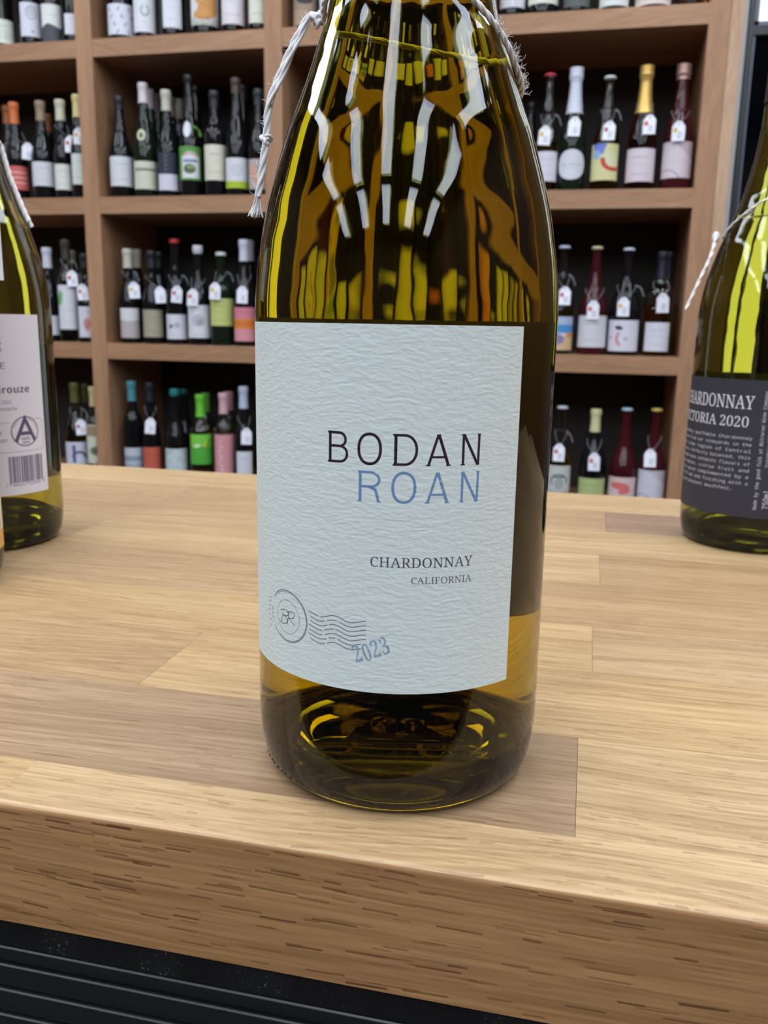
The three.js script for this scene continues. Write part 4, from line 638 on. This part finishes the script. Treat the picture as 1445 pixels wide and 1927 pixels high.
// ---------- twine round the necks ----------
const outR = (y) => radiusAt(outCurve, y);
function rope(points, rad, strands, twist, seg, closed = false) {
  const curve = new THREE.CatmullRomCurve3(points.map((p) => new THREE.Vector3(...p)), closed), fr = curve.computeFrenetFrames(seg, closed), all = [], L = curve.getLength();
  const kk = curve.getSpacedPoints(seg);
  for (let s = 0; s < strands; s++) {
    const q = kk.map((p, i) => { const a = s * 2 * Math.PI / strands + i / seg * L * twist; return p.clone().addScaledVector(fr.normals[i], Math.cos(a) * rad * 0.52).addScaledVector(fr.binormals[i], Math.sin(a) * rad * 0.52); });
    all.push(new THREE.TubeGeometry(new THREE.CatmullRomCurve3(q), seg * 2, rad * 0.62, 6));
  }
  return mergeGeometries(all);
}
function around(list, off) {                        // a loop laid on a bottle: [azimuth, height] pairs, filled in every few degrees
  const c = new THREE.CatmullRomCurve3(list.map(([a, h]) => new THREE.Vector3(a, h * 1000, 0)));
  return c.getPoints(list.length * 6).map((p) => { const h = p.y / 1000, r = outR(h) + off; return [r * Math.sin(p.x * deg), h, r * Math.cos(p.x * deg)]; });
}
function fuzz(points, n, len, s) {
  seed = s; const curve = new THREE.CatmullRomCurve3(points.map((p) => new THREE.Vector3(...p))), out = [];
  for (let i = 0; i < n; i++) {
    const p = curve.getPoint(rnd()), d = new THREE.Vector3(rr(-1, 1), rr(-0.6, 1), rr(-1, 1)).normalize().multiplyScalar(rr(0.4, 1) * len), e = new THREE.Vector3(rr(-1, 1), rr(-1, 1), rr(-1, 1)).multiplyScalar(len * 0.4);
    for (const q of [d, e]) if (q.x * p.x + q.z * p.z < 0) { q.x *= -1; q.z *= -1; }
    out.push(new THREE.TubeGeometry(new THREE.QuadraticBezierCurve3(p, p.clone().addScaledVector(d, 0.6).add(e), p.clone().add(d)), 5, 0.000045, 3));
  }
  return mergeGeometries(out);
}
const cotton = pbr(0.88, 0.87, 0.88, 0.95, { sheen: 0.3 });
{
  const t = thing('twine', 'white cotton twine tied round the neck of the large middle bottle, tail hanging', 'twine', HX, CT, HZ);
  const at = (azd, h, off = 0.00095) => { const r = outR(h) + off; return [r * Math.sin(azd * deg), h, r * Math.cos(azd * deg)]; };
  const loop = around([[-92, 0.2005], [-60, 0.2045], [-25, 0.2060], [0, 0.2062], [22, 0.2045], [45, 0.2005], [68, 0.1945], [88, 0.1875], [105, 0.1842], [125, 0.1838], [150, 0.1858], [180, 0.1905], [215, 0.196], [250, 0.1995], [268, 0.2005]], 0.0012);
  part('loop', rope(loop, 0.00075, 3, 700, 220), cotton, t);
  part('fibres', fuzz([at(62, 0.1962, 0.002), at(85, 0.1885, 0.002), at(104, 0.184, 0.002)], 80, 0.0026, 61), cotton, t).userData.kind = 'stuff';
  const w = (x, y) => [x - HX, y - CT, 0.001];
  const tail = [w(-0.0722, 1.1120), w(-0.0752, 1.1128), w(-0.0794, 1.1077), w(-0.0831, 1.1008), w(-0.0869, 1.0925), w(-0.0881, 1.0832), w(-0.0894, 1.0745), w(-0.0905, 1.0688)];
  part('tail', rope(tail, 0.00095, 3, 420, 140), cotton, t);
  const tail2 = tail.slice(1, 5).map(([x, y, z], i) => [x + [0, 0.0012, 0.0012, 0.0006][i], y - 0.0005, z + 0.0014]);
  part('tail', rope(tail2, 0.00065, 2, 300, 60), cotton, t);
  const knot = (x, y, z, s) => { const p = []; for (let i = 0; i <= 40; i++) { const a = i / 40 * 2 * Math.PI; p.push([x + s * (Math.sin(a) + 1.1 * Math.sin(2 * a)) * 0.5, y + s * (Math.cos(a) - 1.1 * Math.cos(2 * a)) * 0.5, z - s * Math.sin(3 * a) * 0.5]); } return rope(p, 0.0008, 2, 700, 70); };
  part('knot', knot(...w(-0.0738, 1.1122), 0.0016), cotton, t); part('knot', knot(...w(-0.0881, 1.0832), 0.0011), cotton, t);
  const end = []; seed = 5; for (let i = 0; i < 46; i++) { const q = w(-0.0905, 1.0690), a = rr(-0.0015, 0.0013); end.push(new THREE.TubeGeometry(new THREE.QuadraticBezierCurve3(new THREE.Vector3(q[0] + a * 0.35, q[1], q[2] + rr(-0.0005, 0.0005)), new THREE.Vector3(q[0] + a * 0.8 - 0.0003, q[1] - 0.0028, q[2] + rr(-0.0008, 0.0008)), new THREE.Vector3(q[0] + a * 1.5 - 0.0006, q[1] - 0.0052 + rr(-0.0005, 0.0006), q[2] + rr(-0.0015, 0.0015))), 5, 0.00014, 4)); }
  part('frayed_end', mergeGeometries(end), cotton, t).userData.kind = 'stuff';
  part('fibres', fuzz(tail, 60, 0.0035, 62), cotton, t).userData.kind = 'stuff';
}
{
  const t = thing('twine', 'thin grey string tied round the neck of the black-labelled counter bottle', 'twine', RX, CT, RZ);
  const w = (x, y, z = 0.019) => [x - RX, y - CT, z];
  const at = (azd, h) => { const r = outR(h) + 0.0009; return [r * Math.sin(azd * deg), h, r * Math.cos(azd * deg)]; };
  part('loop', rope(around([[-93, 0.1773], [-62, 0.187], [-35, 0.1945], [-10, 0.199], [20, 0.2015], [60, 0.2015], [100, 0.198], [140, 0.192], [180, 0.1855], [220, 0.180], [255, 0.1775], [266, 0.1773]], 0.0012), 0.0006, 2, 500, 180), cotton, t);
  part('tail', rope([w(0.0668, 1.0873, 0.004), w(0.0637, 1.0759, 0.012), w(0.0579, 1.0615, 0.017), w(0.0521, 1.0462, 0.019)], 0.0009, 2, 500, 80), cotton, t);
  const c = new THREE.SphereGeometry(0.0021, 12, 8); c.scale(1, 1.5, 0.8); c.translate(...w(0.0668, 1.0870, 0.003)); part('knot', c, cotton, t);
}
{
  const t = thing('twine', 'white twine draped over the shoulder of the barcode-labelled counter bottle', 'twine', LX, CT, LZ);
  const at = (azd, h, o = 0.0012) => { const r = outR(h) + o; return [r * Math.sin(azd * deg), h, r * Math.cos(azd * deg)]; };
  part('loop', rope(around([[119, 0.2150], [80, 0.218], [40, 0.22], [0, 0.22], [-60, 0.219], [-120, 0.217], [-180, 0.2150], [-220, 0.2145], [-241, 0.2150]], 0.0015), 0.001, 3, 800, 140), cotton, t);
  part('tail', rope(around([[119, 0.2150], [121, 0.205], [121, 0.193], [120, 0.182], [119, 0.1735]], 0.0017), 0.0012, 3, 500, 120), cotton, t);
  part('tail', rope(around([[119, 0.2150], [116, 0.204], [115, 0.192], [113, 0.183], [112, 0.1760]], 0.0017), 0.0012, 3, 500, 120), cotton, t);
}
renderer.render(scene, camera);
